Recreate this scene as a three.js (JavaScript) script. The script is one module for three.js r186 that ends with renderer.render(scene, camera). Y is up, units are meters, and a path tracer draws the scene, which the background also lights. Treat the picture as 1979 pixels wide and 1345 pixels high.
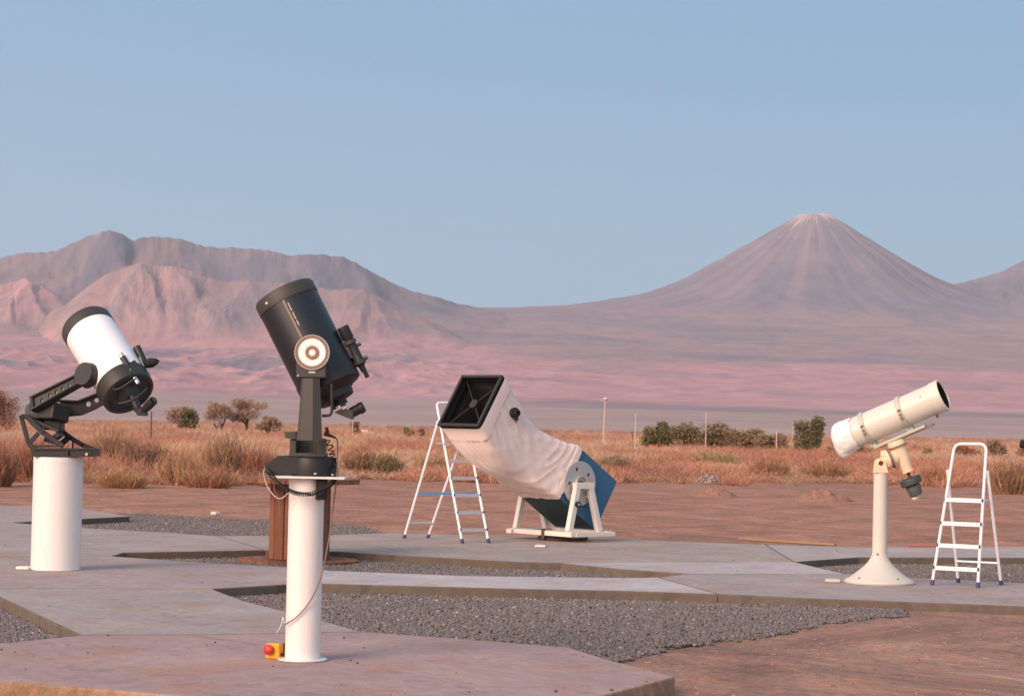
import * as THREE from 'three';
import { RoundedBoxGeometry } from 'three/addons/geometries/RoundedBoxGeometry.js';
import { mergeGeometries, toCreasedNormals } from 'three/addons/utils/BufferGeometryUtils.js';
import { createNoise2D, createNoise3D } from 'simplex-noise';

// ------------------------------------------------------------------ camera, sky, sun, exposure
const V = (x, y, z) => new THREE.Vector3(x, y, z);
const F = 4150, CX = 989.5, CY = 672.5, EYE = 1.55;          // focal length and centre in photo pixels, eye height in metres
const scene = new THREE.Scene();
const camera = new THREE.PerspectiveCamera(2 * Math.atan(CY / F) * 180 / Math.PI, 1979 / 1345, 0.5, 90000);
camera.position.set(0, EYE, 0);
camera.rotation.order = 'YXZ';
camera.rotation.set(Math.atan(145.5 / F), 0, 0.0212);
camera.focus = 20; camera.userData.fStop = 6.5;
camera.updateMatrixWorld(true);

const SUN_AZ = 40 * Math.PI / 180, SUN_EL = 27 * Math.PI / 180;   // behind the camera, to its left
const sunDir = V(-Math.sin(SUN_AZ) * Math.cos(SUN_EL), Math.sin(SUN_EL), Math.cos(SUN_AZ) * Math.cos(SUN_EL));
const sun = new THREE.DirectionalLight(new THREE.Color().setRGB(1, 0.72, 0.56), 3.75);
sun.position.copy(sunDir).multiplyScalar(80).add(V(0, 0, -22));
sun.target.position.set(0, 0, -22);
sun.castShadow = true;
sun.shadow.radius = 62;                                        // the glow after sunset: a very large, soft source
sun.shadow.mapSize.set(2048, 2048);
Object.assign(sun.shadow.camera, { left: -30, right: 30, top: 30, bottom: -30, near: 1, far: 200 });
scene.add(sun, sun.target);

function makeSky() {
  const W = 1024, H = 512, d = new Float32Array(W * H * 4), lerp = THREE.MathUtils.lerp;
  const keys = [[0, .382, .548, .676], [4, .342, .518, .674], [11, .284, .458, .664], [35, .39, .52, .69], [90, .42, .53, .68]];
  for (let j = 0; j < H; j++) {
    const el = (j + .5) / H * 180 - 90, e = Math.max(el, 0);
    let k = 0; while (k < keys.length - 2 && e > keys[k + 1][0]) k++;
    const t = (e - keys[k][0]) / (keys[k + 1][0] - keys[k][0]), s = t * t * (3 - 2 * t) * .5 + t * .5;
    for (let i = 0; i < W; i++) {
      const a = ((i + .5) / W - .5) * 2 * Math.PI, x = Math.cos(a), z = Math.sin(a), o = (j * W + i) * 4;
      let daz = Math.acos(THREE.MathUtils.clamp((x * sunDir.x + z * sunDir.z) / Math.hypot(sunDir.x, sunDir.z), -1, 1));
      const g = Math.exp(-Math.pow(daz / 1.10, 2)) * Math.exp(-e / 20);
      for (let c = 0; c < 3; c++) d[o + c] = el < 0 ? [.30, .21, .19][c] : lerp(keys[k][c + 1], keys[k + 1][c + 1], s) + g * [3.0, 1.85, 1.25][c];
      d[o + 3] = 1;
    }
  }
  const t = new THREE.DataTexture(d, W, H, THREE.RGBAFormat, THREE.FloatType);
  t.mapping = THREE.EquirectangularReflectionMapping; t.magFilter = t.minFilter = THREE.LinearFilter; t.needsUpdate = true;
  return t;
}
scene.background = makeSky();
scene.environment = scene.background;
scene.fog = new THREE.FogExp2(new THREE.Color().setRGB(.86, .90, 1), 1.0e-5);           // thin dusty air, seen over tens of kilometres

const renderer = new THREE.WebGLRenderer({ antialias: true });
renderer.toneMapping = THREE.LinearToneMapping;
renderer.toneMappingExposure = 1.0;
renderer.shadowMap.enabled = true;
renderer.shadowMap.type = THREE.PCFSoftShadowMap;

// ------------------------------------------------------------------ helpers
function rng(seed) { let s = seed >>> 0; return () => { s = (s + 0x6D2B79F5) >>> 0; let t = s; t = Math.imul(t ^ (t >>> 15), t | 1); t ^= t + Math.imul(t ^ (t >>> 7), t | 61); return ((t ^ (t >>> 14)) >>> 0) / 4294967296; }; }
const R = rng(11);
const n2 = createNoise2D(rng(5)), n2b = createNoise2D(rng(9)), n3 = createNoise3D(rng(7));
const fbm = (x, y, o = 4, f = n2) => { let s = 0, a = .5, k = 1; for (let i = 0; i < o; i++) { s += a * f(x * k + i * 17.3, y * k - i * 9.1); a *= .5; k *= 2.03; } return s; };
const ridged = (x, y, o = 3, f = n2) => { let s = 0, a = .6, k = 1; for (let i = 0; i < o; i++) { s += a * (1 - Math.abs(f(x * k + i * 11.7, y * k + i * 5.3)) * 1.6); a *= .45; k *= 2.1; } return s; };
const sm = (a, b, x) => { const t = Math.min(1, Math.max(0, (x - a) / (b - a))); return t * t * (3 - 2 * t); };
const table = (T, x) => { if (x <= T[0][0]) return T[0][1]; for (let i = 1; i < T.length; i++) if (x <= T[i][0]) { const u = (x - T[i - 1][0]) / (T[i][0] - T[i - 1][0]); return T[i - 1][1] + u * (T[i][1] - T[i - 1][1]); } return T[T.length - 1][1]; };

// where a point measured in the photograph stands in the world, at a given distance or on a level
function ray(px, py) { return V((px - CX) / F, -(py - CY) / F, -1).applyMatrix4(new THREE.Matrix4().extractRotation(camera.matrixWorld)); }
function at(px, py, depth) { const r = ray(px, py); return r.multiplyScalar(depth / -r.z).add(camera.position); }
function gp(px, py, y = 0) { const r = ray(px, py); return r.multiplyScalar((y - EYE) / r.y).add(camera.position); }
// local frame of a thing that stands at B: photo point, dz metres nearer than B
const frame = (B) => { const f = (px, py, dz = 0) => at(px, py, -B.z - dz).sub(B); f.m = (n) => n * -B.z / F; return f; };

const used = {};
function numbered(name) { const n = used[name] = (used[name] ?? -1) + 1; return n ? name + '_' + String(n).padStart(3, '0') : name; }
function thing(name, label, category, p = V(0, 0, 0), turn = 0, group) {
  const o = new THREE.Group(); o.name = numbered(name); o.position.copy(p); o.rotation.y = turn; o.userData = { label, category };
  if (group) o.userData.group = group;
  scene.add(o); return o;
}
function tag(o, label, category, group, kind) { Object.assign(o.userData, { label, category }); if (group) o.userData.group = group; if (kind) o.userData.kind = kind; return o; }
function shad(o) { o.castShadow = o.receiveShadow = true; return o; }
function part(name, geos, mat, parent = scene, label) {
  const list = (Array.isArray(geos) ? geos : [geos]).map((g) => { g = g.index ? g.toNonIndexed() : g; if (!g.attributes.uv) g.setAttribute('uv', new THREE.BufferAttribute(new Float32Array(g.attributes.position.count * 2), 2)); return g; });
  const col = list.every((g) => g.attributes.color);
  for (const g of list) for (const k of Object.keys(g.attributes)) if (!['position', 'normal', 'uv'].includes(k) && !(k === 'color' && col)) g.deleteAttribute(k);
  const m = shad(new THREE.Mesh(list.length > 1 ? mergeGeometries(list) : list[0], mat));
  m.name = parent === scene ? numbered(name) : name;
  if (label) m.userData.label = label;
  parent.add(m); return m;
}
function struct(name, geos, mat, parent = scene) { const m = part(name, geos, mat, parent); if (parent === scene) m.userData.kind = 'structure'; return m; }

function basis(g, o, x, y, z) { return g.applyMatrix4(new THREE.Matrix4().makeBasis(x, y, z).setPosition(o)); }
function along(d) { const y = d.clone().normalize(), h = Math.abs(y.y) > .95 ? V(0, 0, 1) : V(0, 1, 0), x = V(0, 0, 0).crossVectors(h, y).normalize(), z = V(0, 0, 0).crossVectors(x, y); return [x, y, z]; }
function cyl(a, b, r0, r1 = r0, seg = 24, open = false) { const d = b.clone().sub(a), L = d.length(), [x, y, z] = along(d); return basis(new THREE.CylinderGeometry(r1, r0, L, seg, 1, open), a.clone().lerp(b, .5), x, y, z); }
function lathe(a, d, prof, seg = 48) {   // prof: [distance along d, radius]
  const [x, y, z] = along(d), g = new THREE.LatheGeometry(prof.map(([t, r]) => new THREE.Vector2(r, t)), seg);
  const c = toCreasedNormals(basis(g, a, x, y, z), .6); return c;
}
function box(c, w, h, d, r = .004, rot) { const g = new RoundedBoxGeometry(w, h, d, 2, Math.min(r, w / 2.2, h / 2.2, d / 2.2)); if (rot) g.applyMatrix4(new THREE.Matrix4().makeRotationFromEuler(rot)); return g.translate(c.x, c.y, c.z); }
function beam(a, b, w, t, side = V(0, 0, 1), r = .004) {   // w across in the plane normal to side, t along side
  const d = b.clone().sub(a), L = d.length(); d.normalize();
  const x = V(0, 0, 0).crossVectors(d, side).normalize(), z = V(0, 0, 0).crossVectors(x, d);
  return basis(new RoundedBoxGeometry(w, L, t, 2, Math.min(r, w / 2.3, t / 2.3)), a.clone().lerp(b, .5), x, d, z);
}
function tube(pts, r, seg = 40, rad = 8, closed = false) { return new THREE.TubeGeometry(new THREE.CatmullRomCurve3(pts, closed, 'centripetal'), seg, r, rad, closed); }
function poly2(pts, holes = []) { const s = new THREE.Shape(pts.map((p) => new THREE.Vector2(p[0], p[1]))); for (const h of holes) s.holes.push(h); return s; }
function circlePath(x, y, r, ry = r) { const p = new THREE.Path(); p.absellipse(x, y, r, ry, 0, Math.PI * 2, false, 0); return p; }
function plate(shape, t, o, x, y, z, bev = .003) {  // extruded outline in the plane x,y at o, thickness t along z, centred
  const g = new THREE.ExtrudeGeometry(shape, { depth: t - 2 * bev, bevelEnabled: bev > 0, bevelThickness: bev, bevelSize: bev, bevelOffset: -bev, bevelSegments: 1, curveSegments: 20 });
  g.translate(0, 0, -t / 2 + bev); const zz = V(0, 0, 0).crossVectors(x, y).dot(z) < 0 ? z.clone().negate() : z; return basis(g, o, x, y, zz);
}
function loft(rings, capA = true, capB = true, crease = .5) {
  const n = rings[0].length, pos = [], uv = [], idx = [];
  rings.forEach((r, i) => r.forEach((p, j) => { pos.push(p.x, p.y, p.z); uv.push(j / n, i / (rings.length - 1)); }));
  for (let i = 0; i < rings.length - 1; i++) for (let j = 0; j < n; j++) { const a = i * n + j, b = i * n + (j + 1) % n, c = a + n, d = b + n; idx.push(a, b, c, b, d, c); }
  const cap = (i, flip) => { const c = rings[i].reduce((s, p) => s.add(p), V(0, 0, 0)).divideScalar(n), k = pos.length / 3; pos.push(c.x, c.y, c.z); uv.push(.5, .5); for (let j = 0; j < n; j++) { const a = i * n + j, b = i * n + (j + 1) % n; flip ? idx.push(k, b, a) : idx.push(k, a, b); } };
  if (capA) cap(0, true); if (capB) cap(rings.length - 1, false);
  const g = new THREE.BufferGeometry(); g.setAttribute('position', new THREE.Float32BufferAttribute(pos, 3)); g.setAttribute('uv', new THREE.Float32BufferAttribute(uv, 2)); g.setIndex(idx);
  if (crease > 0) return toCreasedNormals(g, crease); g.computeVertexNormals(); return g;
}

// ------------------------------------------------------------------ materials (albedos are linear, real-world values)
const C = (r, g, b) => new THREE.Color().setRGB(r, g, b);
function canvasTex(w, h, draw, srgb = true, rep) {
  const c = document.createElement('canvas'); c.width = w; c.height = h; draw(c.getContext('2d'), w, h);
  const t = new THREE.CanvasTexture(c); if (srgb) t.colorSpace = THREE.SRGBColorSpace; t.wrapS = t.wrapT = THREE.RepeatWrapping; if (rep) t.repeat.set(rep, rep); return t;
}
function dataTex(S, fn, srgb, rep) {   // fn(u, v) -> [r,g,b] 0..1 (sRGB values when srgb)
  const d = new Uint8Array(S * S * 4);
  for (let j = 0; j < S; j++) for (let i = 0; i < S; i++) { const c = fn(i / S, j / S), o = (j * S + i) * 4; for (let k = 0; k < 3; k++) d[o + k] = Math.max(0, Math.min(255, c[k] * 255)); d[o + 3] = 255; }
  const t = new THREE.DataTexture(d, S, S); t.magFilter = THREE.LinearFilter; t.minFilter = THREE.LinearMipmapLinearFilter; t.generateMipmaps = true; t.wrapS = t.wrapT = THREE.RepeatWrapping; if (srgb) t.colorSpace = THREE.SRGBColorSpace; if (rep) t.repeat.set(rep[0] ?? rep, rep[1] ?? rep); t.needsUpdate = true; return t;
}
// tiling noise on a torus
const tn = (u, v, k, s = 0) => { const a = u * 2 * Math.PI, b = v * 2 * Math.PI, r = k / 6.283; return n3(Math.cos(a) * r + s, Math.sin(a) * r + Math.cos(b) * r * .83, Math.sin(b) * r - s); };
const tfbm = (u, v, k, o, s = 0) => { let q = 0, a = .55; for (let i = 0; i < o; i++) { q += a * tn(u, v, k, s + i * 7.7); a *= .5; k *= 2.1; } return q; };
const std = (o) => new THREE.MeshStandardMaterial({ roughness: .8, metalness: 0, side: THREE.DoubleSide, ...o });
const phy = (o) => new THREE.MeshPhysicalMaterial({ roughness: .5, metalness: 0, side: THREE.DoubleSide, ...o });

const concreteMap = dataTex(512, (u, v) => { const m = .87 + .06 * tfbm(u, v, 3, 4) + .06 * tfbm(u, v, 26, 3, 3) + (R() - .5) * .07; const k = tfbm(u, v, 9, 3, 9) > .42 ? .93 : 1; const e = Math.max(0, tfbm(u, v, 4, 4, 12) - .1) * .22; return [m * k, m * k * (.985 + .012 * tn(u, v, 4, 5) - e * .5), m * k * (.985 - e)]; }, true, .28);
const concreteBump = dataTex(512, (u, v) => { const m = .5 + .25 * tfbm(u, v, 14, 4, 2) + (R() - .5) * .25; return [m, m, m]; }, false, .5);
const dirtMap = dataTex(1024, (u, v) => { const m = .80 + .16 * tfbm(u, v, 6, 5) + .12 * tfbm(u, v, 60, 2, 4) + (R() - .5) * .10; const w = tfbm(u, v, 22, 3, 8); const q = 1 + .06 * w; return [m * q, m * (1 - .02 * w), m * (1 - .05 * w)]; }, true, .16);
const dirtBump = dataTex(1024, (u, v) => { const m = .5 + .35 * tfbm(u, v, 20, 5, 6) + (R() - .5) * .12; return [m, m, m]; }, false, .16);
const paintMap = dataTex(256, (u, v) => { const s = tfbm(u, v, 5, 4, 3), m = .97 + .012 * tfbm(u, v, 3, 4) - (s > .62 ? .03 : 0) + (R() - .5) * .012; return [m, m * .995, m * .985]; }, true, 1);
const woodMap = dataTex(512, (u, v) => { const g = tn(u * 1, v, 3, 2) * .5, m = .82 + .10 * Math.sin((u * 26 + g * 3 + tfbm(u, v, 5, 3) * 2) * 2) * .5 + .10 * tfbm(u, v * .3, 18, 3, 3) + (R() - .5) * .05; return [m, m * .97, m * .94]; }, true, 1);
const bagBump = dataTex(256, (u, v) => { const m = .5 + .5 * Math.abs(tfbm(u, v, 8, 3, 2)) * 2 - .3; return [m, m, m]; }, false, 1);

const M = {
  pier: phy({ color: C(.86, .83, .80), map: paintMap, roughness: .42, clearcoat: .15 }),
  whiteTube: phy({ color: C(.86, .86, .86), roughness: .38, clearcoat: .3, clearcoatRoughness: .3 }),
  cream: phy({ color: C(.72, .69, .61), map: paintMap, roughness: .4, clearcoat: .15 }),
  creamDull: std({ color: C(.62, .60, .54), map: paintMap, roughness: .7 }),
  yellowCream: phy({ color: C(.80, .61, .40), roughness: .45, clearcoat: .1 }),
  greenGrey: phy({ color: C(.48, .49, .41), roughness: .5 }),
  black: phy({ color: C(.018, .018, .019), roughness: .5 }),
  blackMatt: std({ color: C(.014, .014, .014), roughness: .85 }),
  blackLens: phy({ color: C(.01, .01, .012), roughness: .1, clearcoat: 1 }),
  iron: phy({ color: C(.026, .025, .022), roughness: .5 }),
  ironLight: phy({ color: C(.055, .053, .044), roughness: .5 }),
  graphite: phy({ color: C(.052, .050, .044), roughness: .5 }),
  graphiteLight: phy({ color: C(.095, .092, .078), roughness: .48 }),
  navyTube: phy({ color: C(.010, .013, .020), roughness: .42, clearcoat: .12, clearcoatRoughness: .35 }),
  band: phy({ color: C(.040, .038, .031), roughness: .55 }),
  silver: std({ color: C(.75, .74, .72), roughness: .32, metalness: 1 }),
  alu: std({ color: C(.72, .71, .70), roughness: .42, metalness: .85 }),
  aluDull: std({ color: C(.50, .48, .46), roughness: .55, metalness: .45 }),
  ladder: phy({ color: C(.80, .78, .79), roughness: .38, clearcoat: .1 }),
  blueFoot: std({ color: C(.05, .06, .14), roughness: .7 }),
  strap: std({ color: C(.05, .17, .34), roughness: .8 }),
  teal: phy({ color: C(.030, .058, .072), roughness: .6 }),  // mirror box underside: shade and dirt painted into the blue
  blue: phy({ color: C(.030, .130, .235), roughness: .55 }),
  whiteWood: std({ color: C(.82, .77, .70), map: paintMap, bumpMap: woodMap, bumpScale: .0015, roughness: .6 }),
  wood: std({ color: C(.40, .165, .085), map: woodMap, roughness: .8 }),
  woodDark: std({ color: C(.30, .125, .075), map: woodMap, roughness: .85 }),
  rust: std({ color: C(.12, .045, .032), roughness: .8 }),
  turntable: std({ color: C(.07, .038, .028), roughness: .8 }),
  cloth: std({ color: C(.83, .685, .62), roughness: .95 }),
  lining: std({ color: C(.012, .012, .012), roughness: 1 }),
  bag: phy({ color: C(.86, .83, .79), roughness: .35, bumpMap: bagBump, bumpScale: .0018 }),
  brown: phy({ color: C(.30, .18, .12), roughness: .4, metalness: .3 }),
  stripe: phy({ color: C(.20, .125, .09), roughness: .35, metalness: .3 }),
  yellow: phy({ color: C(.80, .36, .02), roughness: .45 }),
  red: phy({ color: C(.50, .035, .03), roughness: .4 }),
  cableGrey: std({ color: C(.20, .14, .11), roughness: .6 }),
  cableWhite: std({ color: C(.70, .62, .56), roughness: .6 }),
  bedSheet: std({ color: C(.13, .105, .095), map: dirtMap, bumpMap: dirtBump, bumpScale: .03, roughness: 1 }),
  weightDark: phy({ color: C(.05, .048, .05), roughness: .6 }),
  weightGrey: phy({ color: C(.085, .095, .10), roughness: .6 }),
};

// ------------------------------------------------------------------ ground
const slabPolys = [   // outlines of the cast slabs, in photo points on the level of their tops; tone of the concrete
  { n: 'front', p: [[-330, 1262], [0, 1243], [155, 1228], [430, 1226], [700, 1221], [800, 1228], [1000, 1243], [1100, 1251], [1185, 1277], [1306, 1308], [1165, 1345], [1000, 1383], [700, 1392], [330, 1343], [0, 1317], [-330, 1290]], c: [0.518, 0.370, 0.347] },
  { n: 'walk', p: [[-38, 1137], [410, 1138], [470, 1161], [625, 1200], [700, 1221], [430, 1226], [155, 1228], [0, 1155]], c: [0.485, 0.425, 0.399] },
  { n: 'pad', p: [[-300, 1080], [0, 1077], [215, 1075], [400, 1088], [520, 1094], [562, 1097], [562, 1129], [410, 1138], [-38, 1137], [-300, 1136]], c: [0.496, 0.412, 0.387] },
  { n: 'light path', p: [[562, 1097], [640, 1103], [900, 1113], [1200, 1117], [1272, 1116], [1388, 1148], [1200, 1142], [1000, 1138], [620, 1128], [562, 1129]], c: [0.620, 0.583, 0.596] },
  { n: 'left middle', p: [[-300, 1024], [20, 1010], [60, 1013], [150, 1020], [300, 1028], [420, 1036], [511, 1063], [240, 1068], [215, 1075], [0, 1077], [-300, 1080]], c: [0.485, 0.420, 0.392] },
  { n: 'far left', p: [[-300, 974], [0, 977], [60, 978], [160, 983], [250, 998], [60, 1008], [20, 1010], [-300, 1024]], c: [0.485, 0.404, 0.376] },
  { n: 'big', p: [[420, 1036], [640, 1034], [760, 1030], [990, 1037], [1200, 1042], [1480, 1053], [1536, 1086], [1082, 1088], [1000, 1086], [800, 1075], [650, 1066], [511, 1063]], c: [0.485, 0.415, 0.371] },
  { n: 'short path', p: [[1082, 1088], [1536, 1086], [1637, 1110], [1332, 1109], [1200, 1100]], c: [0.605, 0.557, 0.564] },
  { n: 'right pad', p: [[1272, 1116], [1332, 1109], [1637, 1110], [1767, 1117], [1979, 1127], [2250, 1138], [2250, 1183], [1979, 1172], [1560, 1156], [1388, 1148]], c: [0.485, 0.415, 0.397] },
  { n: 'far strip', p: [[1480, 1053], [1690, 1058], [1979, 1057], [2250, 1056], [2250, 1080], [1979, 1078], [1660, 1077], [1536, 1086]], c: [0.529, 0.483, 0.470] },
];
const pavement = new THREE.Group(); pavement.name = 'pavement'; pavement.userData = { kind: 'structure', label: 'cast concrete pads and paths around the gravel beds' }; scene.add(pavement);
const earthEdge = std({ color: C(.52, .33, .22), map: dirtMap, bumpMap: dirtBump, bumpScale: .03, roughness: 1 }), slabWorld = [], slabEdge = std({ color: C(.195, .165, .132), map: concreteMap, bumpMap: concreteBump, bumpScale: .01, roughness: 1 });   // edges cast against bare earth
for (const s of slabPolys) {
  const w = s.p.map(([x, y]) => gp(x, y)); slabWorld.push(w.map((p) => [p.x, -p.z]));
  const g = new THREE.ExtrudeGeometry(poly2(w.map((p) => [p.x, -p.z])), { depth: .20, bevelEnabled: true, bevelThickness: .012, bevelSize: .012, bevelOffset: -.016, bevelSegments: 2 });
  g.rotateX(-Math.PI / 2).translate(0, -.212, 0);
  const m = shad(new THREE.Mesh(g, [std({ color: C(...s.c), map: concreteMap, bumpMap: concreteBump, bumpScale: .006, roughness: .92 }), s.n === 'front' ? earthEdge : slabEdge])); m.name = 'slab'; pavement.add(m);
}
const inPoly = (P, x, y) => { let r = false; for (let i = 0, j = P.length - 1; i < P.length; j = i++) if ((P[i][1] > y) !== (P[j][1] > y) && x < (P[j][0] - P[i][0]) * (y - P[i][1]) / (P[j][1] - P[i][1]) + P[i][0]) r = !r; return r; };
const onSlab = (x, z) => slabWorld.some((P) => inPoly(P, x, -z));

// reddish earth: one sheet, finer near the camera, out to where the far plain takes over
function dirtY(x, z) {
  const d = -z;
  const far = sm(31, 45, d), right = sm(1.2, 3.5, x) * sm(24, 17, d);
  return -.110 + right * .045 + .012 * fbm(x * .8, z * .8, 3) + far * (.03 + .10 * fbm(x * .07, z * .05, 4)) + sm(120, 500, d) * .5 * fbm(x * .006, z * .004, 3) - sm(900, 1900, d) * 3;
}
{
  const zs = []; for (let d = -40; d < 8; d += 4) zs.push(d); for (let y = 0; y <= 260; y++) zs.push(8 + 2000 * Math.pow(y / 260, 3.2) + y * .09);
  const nx = 260, pos = [], uv = [], col = [], idx = [];
  for (const d of zs) for (let i = 0; i <= nx; i++) {
    const q = i / nx * 2 - 1, half = Math.max(14, Math.abs(d) * .30) , x = q * half + Math.sign(q) * Math.pow(Math.abs(q), 9) * (60 + Math.abs(d) * 1.2);
    pos.push(x, dirtY(x, -d), -d); uv.push(x, d);
    const f = sm(36, 90, d), p = fbm(x * .35, d * .2, 4), p2 = fbm(x * .05 + 7, d * .022, 4), g = sm(150, 420, d);
    // near earth red-brown; far flats rust and straw coloured; beyond them grey-mauve gravel plain
    const n9 = sm(24, 34, d), A = [.50 + .06 * n9 + .08 * p, .275 - .005 * n9 + .05 * p, .196 - .022 * n9 + .04 * p], B = [.55 + .11 * p2, .27 + .06 * p2, .17 + .035 * p2], D = [.345, .265, .245];
    for (let c = 0; c < 3; c++) col.push(THREE.MathUtils.lerp(THREE.MathUtils.lerp(A[c], B[c], f), D[c], g));
  }
  for (let j = 0; j < zs.length - 1; j++) for (let i = 0; i < nx; i++) { const a = j * (nx + 1) + i, b = a + 1, c = a + nx + 1, e = c + 1; idx.push(a, b, c, b, e, c); }
  const g = new THREE.BufferGeometry(); g.setAttribute('position', new THREE.Float32BufferAttribute(pos, 3)); g.setAttribute('uv', new THREE.Float32BufferAttribute(uv, 2)); g.setAttribute('color', new THREE.Float32BufferAttribute(col, 3)); g.setIndex(idx); g.computeVertexNormals();
  struct('ground', g, std({ vertexColors: true, map: dirtMap, bumpMap: dirtBump, bumpScale: .05, roughness: 1 }));
}

// ------------------------------------------------------------------ far plain, hills and volcano (true distances, 1.4 to 40 km)
const PLAIN = [[300, -21.5], [400, -16], [700, -5], [1500, 8], [3000, 25], [5000, 50], [8000, 85], [12000, 125], [16000, 150], [20000, 172], [25000, 200], [27500, 210], [30000, 216], [33000, 218], [36000, 214], [40000, 204], [46000, 184]];
function plainY(x, z) {
  const d = -z, a = x / d * F;                      // a: bearing, in photo pixels from the middle
  let h = table(PLAIN, d) * d / F;
  const left = sm(150, -250, a), near = sm(3500, 6500, d) * sm(15500, 9500, d);
  h -= sm(650, 360, d) * 1.0; h += near * (left * 34 + 9) * (ridged(x * .0016, z * .00045, 3) - .45);
  h += near * 16 * Math.max(0, fbm(x * .0006, z * .00022 + 4, 3)) * (1 + left);
  h += sm(9000, 16000, d) * 40 * fbm(x * .00035, z * .00018 + 9, 4);
  return h + EYE;
}
const mix3 = (a, b, t) => [a[0] + (b[0] - a[0]) * t, a[1] + (b[1] - a[1]) * t, a[2] + (b[2] - a[2]) * t];
const PINK = [.470, .262, .262], MAUVE = [.285, .215, .228], GREY = [.355, .252, .225], SLATE = [.195, .172, .195], ROSE = [.345, .225, .218], ASH = [.60, .43, .40];
function plainColor(x, z) {
  const d = -z, a = x / d * F, y = table(PLAIN, Math.min(d, 33000)), left = sm(200, -300, a);
  const w = fbm(x * .0009, z * .00035, 4), w2 = fbm(x * .0022 + 3, z * .0007, 3), w3 = fbm(x * .00028 + 5, z * .00012, 4);
  let c = mix3(GREY, PINK, sm(36, 52, y + 12 * w3));
  c = mix3(c, SLATE, .62 * sm(29, 34, y + 5 * w) * sm(46, 39, y + 6 * w) * sm(-150, 200, a));                 // dark scrub belt
  c = mix3(c, SLATE, sm(.04, .26, w + .3 * w2) * (.42 + .33 * left) * sm(50, 70, y) * sm(150, 120, y));      // scrub and dark stones in patches
  c = mix3(c, mix3(MAUVE, ROSE, .5 + .9 * w), sm(112, 132, y + 28 * w3 + 16 * w + left * -22));                // lava fields under the mountains
  c = mix3(c, SLATE, .55 * sm(.10, .35, w3 + .3 * w) * sm(120, 140, y) * (1 - left * .5));
  const s = 1 + .14 * w2 + .10 * w + .16 * fbm(x * .008, z * .0026, 2); return c.map((v) => v * s);
}
function sheet(name, nu, nv, fn, colour, label) {
  const pos = [], col = [], idx = [];
  for (let j = 0; j <= nv; j++) for (let i = 0; i <= nu; i++) { const p = fn(i / nu, j / nv); pos.push(p[0], p[1], p[2]); const c = colour(p); col.push(c[0], c[1], c[2]); }
  for (let j = 0; j < nv; j++) for (let i = 0; i < nu; i++) { const a = j * (nu + 1) + i, b = a + 1, c = a + nu + 1, e = c + 1; idx.push(a, b, c, b, e, c); }
  const g = new THREE.BufferGeometry(); g.setAttribute('position', new THREE.Float32BufferAttribute(pos, 3)); g.setAttribute('color', new THREE.Float32BufferAttribute(col, 3)); g.setIndex(idx); g.computeVertexNormals();
  const m = struct(name, g, std({ vertexColors: true, roughness: 1 })); if (label) m.userData.label = label; return m;
}
const bear = (a, d) => [a / F * d, -d];
sheet('plain', 900, 380, (u, v) => {
  const q = u * 2 - 1, a = q * 1120 + Math.sign(q) * Math.pow(Math.max(0, Math.abs(q) - .96) / .04, 2) * 2600;
  const y = v * 250 - 18; let d = y < 218 ? 0 : 33000 + (y - 218) * 700;
  if (!d) { d = 340; if (y > -17.9) { const T = PLAIN; for (let i = 1; i < T.length; i++) if (y <= T[i][1]) { d = T[i - 1][0] + (T[i][0] - T[i - 1][0]) * (y - T[i - 1][1]) / (T[i][1] - T[i - 1][1]); break; } } }
  const [x, z] = bear(a, d); return [x, plainY(x, z), z];
}, (p) => plainColor(p[0], p[2]), 'wide gravel plain rising gently to the mountains');

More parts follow.
